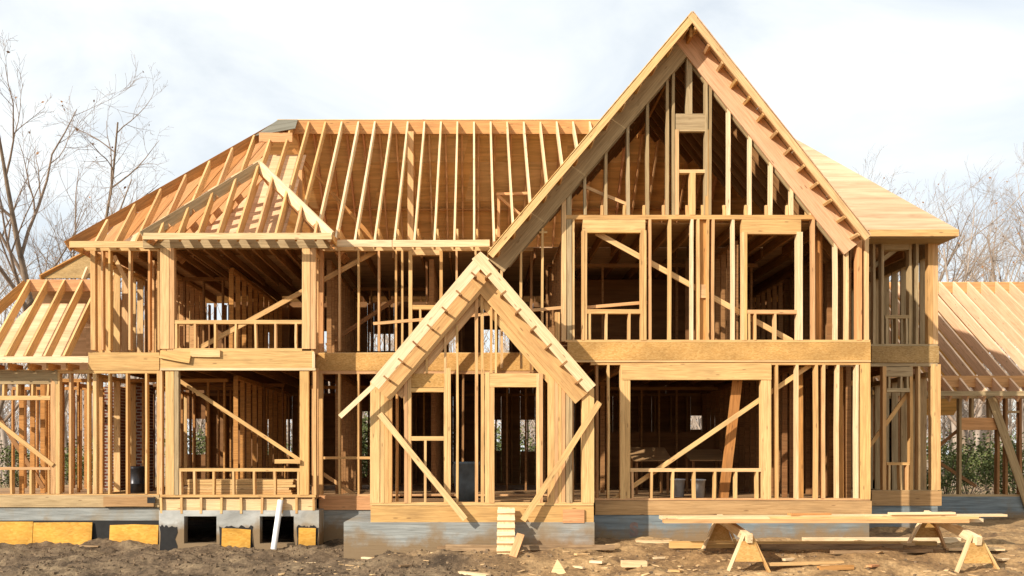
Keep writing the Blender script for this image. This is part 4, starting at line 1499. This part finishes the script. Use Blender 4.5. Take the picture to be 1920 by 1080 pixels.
# plank leaning in the big window, tables, buckets, barrel, lumber stack inside
setprops(member('plank', (X(1356, 18.75), 18.75, Z1 + .02), (X(1384, 18.5), 18.5, 3.62), .19, .04, 'orange', None, side=(1, 0, 0)),
         "wide orange plank leaning upright behind the large ground floor opening", "plank")


def table(px, Y, wid, dep, h, tilt, label):
    x = X(px, Y)
    r = empty('work_table', (x, Y, Z1))
    setprops(r, label, "table")
    prism('table_top', [(x - wid / 2, Y - dep / 2, Z1 + h), (x + wid / 2, Y - dep / 2, Z1 + h), (x + wid / 2, Y + dep / 2, Z1 + h + tilt), (x - wid / 2, Y + dep / 2, Z1 + h + tilt)], .025, 'deck', r)
    for sx in (-1, 1):
        for sy in (-1, 1):
            member('leg', (x + sx * wid * .4, Y + sy * dep * .4, Z1), (x + sx * wid * .4, Y + sy * dep * .4, Z1 + h + tilt * (.5 + sy * .4) - .003), .05, .05, 'inner', r)


table(1217, 21.2, .85, .9, .72, .28, "work table with tilted top inside the large opening near the entry")
table(1322, 21.6, .85, .8, .72, .24, "work table with tilted top behind the leaning orange plank")


def lathe(name, x, y, z, prof, mat, parent=None, sides=20):
    v, f = [], []
    for (r, h) in prof:
        for k in range(sides):
            a = 2 * math.pi * k / sides
            v.append((r * math.cos(a), r * math.sin(a), h))
    for i in range(len(prof) - 1):
        for k in range(sides):
            f.append((i * sides + k, i * sides + (k + 1) % sides, (i + 1) * sides + (k + 1) % sides, (i + 1) * sides + k))
    f.append(tuple(range(sides - 1, -1, -1)))
    return mesh_obj(name, v, f, mat, parent, Matrix.Translation((x, y, z)), True)


for px, Y, lab in ((1271, 19.6, "white bucket behind the low wall under the large opening, near the tilted table"), (1309, 19.3, "white bucket behind the low wall, beside the leaning orange plank")):
    b_ = lathe('bucket', X(px, Y), Y, Z1, [(.12, 0), (.14, .34), (.155, .34), (.155, .37), (.135, .37), (.115, .02)], 'bucket')
    setprops(b_, lab, "bucket")
b_ = lathe('waste_barrel', X(875, 18.9), 18.9, Z(948, YE), [(.20, 0), (.24, .3), (.25, .7), (.27, .72), (.27, .77), (.235, .77), (.2, .03)], 'barrel')
setprops(b_, "grey plastic waste barrel standing inside the entry", "barrel")
b_ = lathe('metal_drum', X(256, 21.6), 21.6, Z1, [(.17, 0), (.17, .2), (.178, .21), (.17, .22), (.17, .55), (.178, .56), (.17, .57), (.15, .6), (.12, .58)], 'steel')
setprops(b_, "dark metal drum standing behind the left wall studs", "drum")
for r_ in range(6):
    for c_ in range(3):
        x0 = X(352 + 3 * random.random(), 20.9) + random.uniform(-.1, .1)
        o = member('board', (x0, 20.7 + c_ * .26, Z1 + .025 + r_ * .055), (x0 + 2.3, 20.7 + c_ * .26, Z1 + .025 + r_ * .055), .24, .05, 'pine', None, side=(0, 1, 0), jit=.5)
        setprops(o, "yellow board in the stack on the floor inside the porch bay", "board", "boards stacked inside the porch bay")

# faded paint mark on the bluish foundation
cu = bpy.data.curves.new("paint_mark", 'FONT')
cu.body = "S"
cu.size = .34
cu.extrude = .001
cu.offset = .018
tob = bpy.data.objects.new("paint_mark", cu)
COL.objects.link(tob)
dg = bpy.context.evaluated_depsgraph_get()
me = bpy.data.meshes.new_from_object(tob.evaluated_get(dg))
bpy.data.objects.remove(tob)
me.materials.clear()
me.materials.append(M['red_paint'])
po = bpy.data.objects.new("paint_mark", me)
link(po, house, Matrix.Translation((X(1181, YG), YG - .003, Z(1004, YG))) @ Matrix.Rotation(math.radians(90), 4, 'X'))

# ------------------------------------------------------------------ small debris: wood chips and clods nobody could count
def scatter(name, n, region, size, mat, label, cat, flat, seed):
    r = np.random.default_rng(seed)
    v, f = [], []
    for _ in range(n):
        x = r.uniform(region[0], region[1])
        y = r.uniform(region[2], region[3])
        if x > -1.9 and y > 17.0 or y > 19.2 and x < -2: 
            continue
        z = gz(x, y)
        s = size * (.4 + 1.3 * r.random() ** 2)
        a = r.uniform(0, 6.28)
        k = len(v)
        if flat:
            sx, sy, sz = s * r.uniform(.6, 2.2), s * .6, s * .16
        else:
            sx, sy, sz = s * r.uniform(.7, 1.3), s * r.uniform(.7, 1.2), s * r.uniform(.5, .9)
        tl = r.uniform(-.4, .4)
        for (bx, by, bz) in box_verts((-1, -1, -1), (1, 1, 1)):
            jx, jy, jz = bx * sx * (1 + r.uniform(-.3, .3)), by * sy * (1 + r.uniform(-.3, .3)), bz * sz * (1 + r.uniform(-.3, .3))
            px_, py_ = jx * math.cos(a) - jy * math.sin(a), jx * math.sin(a) + jy * math.cos(a)
            v.append((x + px_, y + py_, z + jz + jx * tl * .5 + sz * .3))
        f += [tuple(i + k for i in q) for q in BOXF]
    o = mesh_obj(name, v, f, mat)
    setprops(o, label, cat, None, 'stuff')


scatter('wood_chips', 520, (-3.5, 9.5, 14.6, 17.9), .034, 'chip', "pale wood chips and scraps scattered over the dry dirt", "wood chips", True, 1)
scatter('soil_clods', 3200, (-10, 0.5, 14.6, 19.3), .016, 'clod', "dark crumbly clods of mud in front of the porch", "soil", False, 2)
scatter('stones', 700, (-.5, 10.5, 14.6, 17.9), .014, 'clod', "small stones and crumbs of dirt around the sawhorses", "stones", False, 3)


# ------------------------------------------------------------------ bare winter trees
def tree_geo(seed, H, r0, fork=.35, nlimb=7, spread=.6, twig=1.0, slender=False):
    R = random.Random(seed)
    tv, tf, cv, cf, lv, lf = [], [], [], [], [], []
    tips = []

    def tb(V, Fc, pts, rads, sides):
        k0 = len(V)
        n = len(pts)
        for i in range(n):
            a = (pts[min(i + 1, n - 1)] - pts[max(i - 1, 0)])
            a = a.normalized() if a.length > 1e-6 else Vector((0, 0, 1))
            ref = Vector((1, 0, 0)) if abs(a.x) < .8 else Vector((0, 1, 0))
            s = a.cross(ref).normalized()
            t = a.cross(s)
            for k in range(sides):
                an = 2 * math.pi * k / sides
                V.append(pts[i] + (s * math.cos(an) + t * math.sin(an)) * rads[i])
        for i in range(n - 1):
            for k in range(sides):
                Fc.append((k0 + i * sides + k, k0 + i * sides + (k + 1) % sides, k0 + (i + 1) * sides + (k + 1) % sides, k0 + (i + 1) * sides + k))

    def grow(p, d, L, r, lev):
        n = (7, 6, 5, 4, 3)[lev]
        pts, rads = [p.copy()], [r]
        dd = d.copy()
        for i in range(n):
            dd = (dd + Vector((R.gauss(0, .11), R.gauss(0, .11), R.gauss(0, .09) + (.045 if lev > 0 else .02)))).normalized()
            pts.append(pts[-1] + dd * (L / n))
            rads.append(max(.004, r * (1 - .8 * (i + 1) / n)))
        sides = (9, 6, 4, 3, 3)[lev]
        if lev == 0:
            tb(tv, tf, pts, rads, sides)
        else:
            tb(cv, cf, pts, rads, sides)
        if lev >= 4:
            tips.append(pts[-1])
            return
        nc = (nlimb, 5, 5, 4)[lev]
        if lev >= 2:
            nc = max(2, int(nc * twig))
        for c in range(nc):
            t = (fork + (1 - fork) * (c + R.random() * .8) / nc) if lev == 0 else (.22 + .78 * (c + R.random() * .7) / nc)
            t = min(t, .98)
            fi = t * n
            i = min(int(fi), n - 1)
            q = pts[i].lerp(pts[i + 1], fi - i)
            rr = rads[i] + (rads[i + 1] - rads[i]) * (fi - i)
            ax = (pts[i + 1] - pts[i]).normalized()
            side = Vector((R.gauss(0, 1), R.gauss(0, 1), R.gauss(0, .35)))
            side = (side - ax * side.dot(ax)).normalized()
            sp = spread * R.uniform(.6, 1.25)
            nd = (ax * math.cos(sp) + side * math.sin(sp)).normalized()
            if lev == 0:
                ll = H * (R.uniform(.22, .34) if slender else R.uniform(.36, .60)) * (1.15 - .6 * t)
            else:
                ll = L * R.uniform(.38, .62) * (1.1 - .35 * t)
            grow(q, nd, ll, max(.006, rr * (.72 if lev == 0 else .6)), lev + 1)

    grow(Vector((0, 0, -.3)), Vector((R.gauss(0, .03), R.gauss(0, .03), 1)).normalized(), H * (.98 if slender else .86), r0, 0)
    for p in tips:
        if R.random() < .035:
            k = len(lv)
            s = R.uniform(.05, .1)
            u = Vector((R.gauss(0, 1), R.gauss(0, 1), R.gauss(0, 1))).normalized() * s
            w_ = u.cross(Vector((R.gauss(0, 1), R.gauss(0, 1), R.gauss(0, 1)))).normalized() * s * .7
            lv.extend([p - u, p + w_, p + u, p - w_])
            lf.append((k, k + 1, k + 2, k + 3))
    return (tv, tf), (cv, cf), (lv, lf)


PROTO = {}


def bake(kind, seed, H, r0, bark, **kw):
    out_ = []
    for nm, (v, f), mt in zip(('trunk', 'crown', 'leaf_cluster'), tree_geo(seed, H, r0, **kw), (bark, 'twig' if bark == 'bark' else bark, 'leaf_dry')):
        me = bpy.data.meshes.new(nm)
        me.from_pydata([tuple(p) for p in v], [], f)
        me.materials.append(M[mt])
        if nm != 'leaf_cluster':
            me.polygons.foreach_set('use_smooth', [True] * len(me.polygons))
        me.update()
        out_.append((nm, me))
    PROTO[kind] = out_


bake('broad', 5, 15.5, .22, 'bark', fork=.22, nlimb=9, spread=.62, twig=1.25)
bake('slender', 9, 16.5, .16, 'bark', fork=.30, nlimb=14, spread=.85, twig=.6, slender=True)
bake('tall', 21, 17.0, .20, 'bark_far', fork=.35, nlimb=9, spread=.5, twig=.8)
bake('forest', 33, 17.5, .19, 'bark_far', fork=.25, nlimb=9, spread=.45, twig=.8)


def tree(kind, px, Y, s, rz, label, group=None):
    x = X(px, Y)
    r = empty('bare_tree', (x, Y, gz(x, Y)), rz)
    r.scale = (s, s, s)
    setprops(r, label, "tree", group)
    for nm, me in PROTO[kind]:
        o = bpy.data.objects.new(nm, me)
        COL.objects.link(o)
        o.parent = r
        if nm == 'leaf_cluster':
            o['kind'] = 'stuff'


tree('broad', 92, 37, 1.03, .4, "large spreading bare tree with dark limbs beside the left low roof")
tree('slender', 222, 40, 1.0, 1.0, "slender straight bare tree with a few brown leaves behind the left hip roof")
tree('broad', -45, 36, .62, 2.2, "dark bare tree at the outer left edge of the woods")
tree('tall', 165, 44, .72, .7, "small bare tree between the spreading tree and the slender tree")
tree('tall', 345, 52, .80, 3.1, "faint bare treetop just above the left hip of the main roof")
tree('forest', 1910, 38, .78, .5, "bare tree with many upright limbs behind the right wing rafters")
tree('tall', 1790, 47, .84, 1.9, "tall bare tree showing above the right corner of the sheathed roof")
tree('broad', 1835, 42, .70, 4.4, "spreading bare tree behind the right wing ridge")
G = "bare trees in the woods behind the house"
L_ = "thin grey bare tree in the woods behind the house"
for i, (kd, px, Y, s, rz) in enumerate((
        ('forest', 1680, 56, .98, .9), ('tall', 1610, 62, 1.12, 2.6), ('forest', 1735, 60, 1.0, 4.1), ('tall', 1560, 66, 1.16, 5.2), ('forest', 1880, 56, 1.0, 3.3),
        ('tall', 1945, 52, 1.0, 1.2), ('forest', 1655, 68, 1.12, 2.0), ('tall', 1830, 66, 1.1, .3), ('forest', 1510, 70, 1.15, 1.5), ('slender', 1640, 60, .92, .4), ('slender', 1705, 64, 1.02, 1.4), ('slender', 1765, 54, .84, 2.4), ('slender', 1850, 60, .98, 3.4), ('slender', 1900, 66, 1.1, 4.4), ('slender', 1585, 72, 1.08, 5.4), ('tall', 10, 58, 1.0, 4.0), ('forest', 60, 62, 1.1, 2.9), ('forest', 120, 56, .95, 1.2), ('tall', 250, 58, .95, 2.2),
        ('forest', 150, 70, 1.15, 5.0), ('tall', 280, 64, .8, 1.7), ('forest', 390, 60, .6, .2), ('tall', 530, 58, .6, 3.6), ('forest', 665, 46, .55, 1.1),
        ('tall', 720, 60, .6, 2.3), ('forest', 930, 52, .55, 5.6), ('tall', 985, 60, .6, .8), ('forest', 1330, 56, .6, 4.7), ('tall', 1190, 62, .6, 3.0))):
    tree(kd, px, Y, s, rz, L_, G)


# understory: leafy evergreen shrubs
def shrub_geo(seed, n, rx_, rz_):
    R = random.Random(seed)
    v, f = [], []
    cl = [(R.gauss(0, rx_ * .45), R.gauss(0, rx_ * .45), R.uniform(.15, 1) * rz_, R.uniform(.2, .5) * rx_) for _ in range(14)]
    for _ in range(n):
        c = R.choice(cl)
        p = Vector((c[0] + R.gauss(0, c[3] * .6), c[1] + R.gauss(0, c[3] * .6), max(.02, c[2] + R.gauss(0, c[3] * .6))))
        s = R.uniform(.04, .09)
        u = Vector((R.gauss(0, 1), R.gauss(0, 1), R.gauss(0, .6))).normalized() * s
        w_ = u.cross(Vector((R.gauss(0, 1), R.gauss(0, 1), R.gauss(0, 1)))).normalized() * s * .6
        k = len(v)
        v.extend([p - u, p + w_, p + u, p - w_])
        f.append((k, k + 1, k + 2, k + 3))
    sv, sf = [], []
    for c in cl:
        k = len(sv)
        r = .02
        for (bx, by, z_) in ((0, 0, -.1), (c[0], c[1], c[2])):
            sv += [(bx - r, by - r, z_), (bx + r, by - r, z_), (bx, by + r, z_)]
        sf += [(k, k + 1, k + 4, k + 3), (k + 1, k + 2, k + 5, k + 4), (k + 2, k, k + 3, k + 5)]
    return v, f, sv, sf


SH = []
for sd in (1, 2):
    v, f, sv, sf = shrub_geo(sd, 2600, 1.5, 2.6)
    a_ = bpy.data.meshes.new('foliage')
    a_.from_pydata([tuple(p) for p in v], [], f)
    a_.materials.append(M['leaf_green'])
    b_ = bpy.data.meshes.new('stem')
    b_.from_pydata(sv, [], sf)
    b_.materials.append(M['bark'])
    SH.append((a_, b_))
for i, (px, Y, s) in enumerate(((650, 31.5, 1.1), (690, 33, 1.25), (930, 36, 1.0), (985, 35, .9), (370, 36, .9), (535, 37, .9), (1775, 33, .8), (1815, 35, .7), (1900, 32, .75), (1860, 38, .9), (20, 37, .7), (150, 35, .8))):
    x = X(px, Y)
    r = empty('evergreen_shrub', (x, Y, gz(x, Y)), i * 1.3)
    r.scale = (s, s, s)
    setprops(r, "olive green leafy shrub growing behind the house", "shrub", "shrubs behind the house")
    for nm, me in zip(('foliage', 'stem'), SH[i % 2]):
        o = bpy.data.objects.new(nm, me)
        COL.objects.link(o)
        o.parent = r


# far woods that read as one mass
def far_woods():
    R = random.Random(4)
    v, f = [], []

    def stick(p, q, r):
        k = len(v)
        for c, rr in ((p, r), (q, r * .35)):
            v.extend([(c[0] - rr, c[1], c[2]), (c[0] + rr, c[1] - rr * .5, c[2]), (c[0] + rr * .4, c[1] + rr, c[2])])
        f.extend([(k, k + 1, k + 4, k + 3), (k + 1, k + 2, k + 5, k + 4), (k + 2, k, k + 3, k + 5)])
    for _ in range(520):
        Y = R.uniform(72, 120)
        x = R.uniform(-.62, .72) * Y
        H = R.uniform(8, 15)
        z = gz(x, Y) - .3
        stick((x, Y, z), (x + R.gauss(0, .5), Y, z + H), R.uniform(.08, .2))
        for _ in range(26):
            t = R.uniform(.15, .95)
            a = R.uniform(0, 6.28)
            L = H * R.uniform(.1, .28) * (1.1 - t * .6)
            p = (x, Y, z + H * t)
            q = (x + math.cos(a) * L * .7, Y + math.sin(a) * L * .5, p[2] + L * .75)
            stick(p, q, .05)
            for _ in range(2):
                a2 = R.uniform(0, 6.28)
                m_ = [p[i] + (q[i] - p[i]) * R.uniform(.3, .9) for i in range(3)]
                stick(m_, (m_[0] + math.cos(a2) * L * .45, m_[1], m_[2] + L * .45), .025)
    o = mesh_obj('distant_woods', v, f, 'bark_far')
    setprops(o, "pale mass of distant leafless woods behind the house", "woods", None, 'stuff')


far_woods()
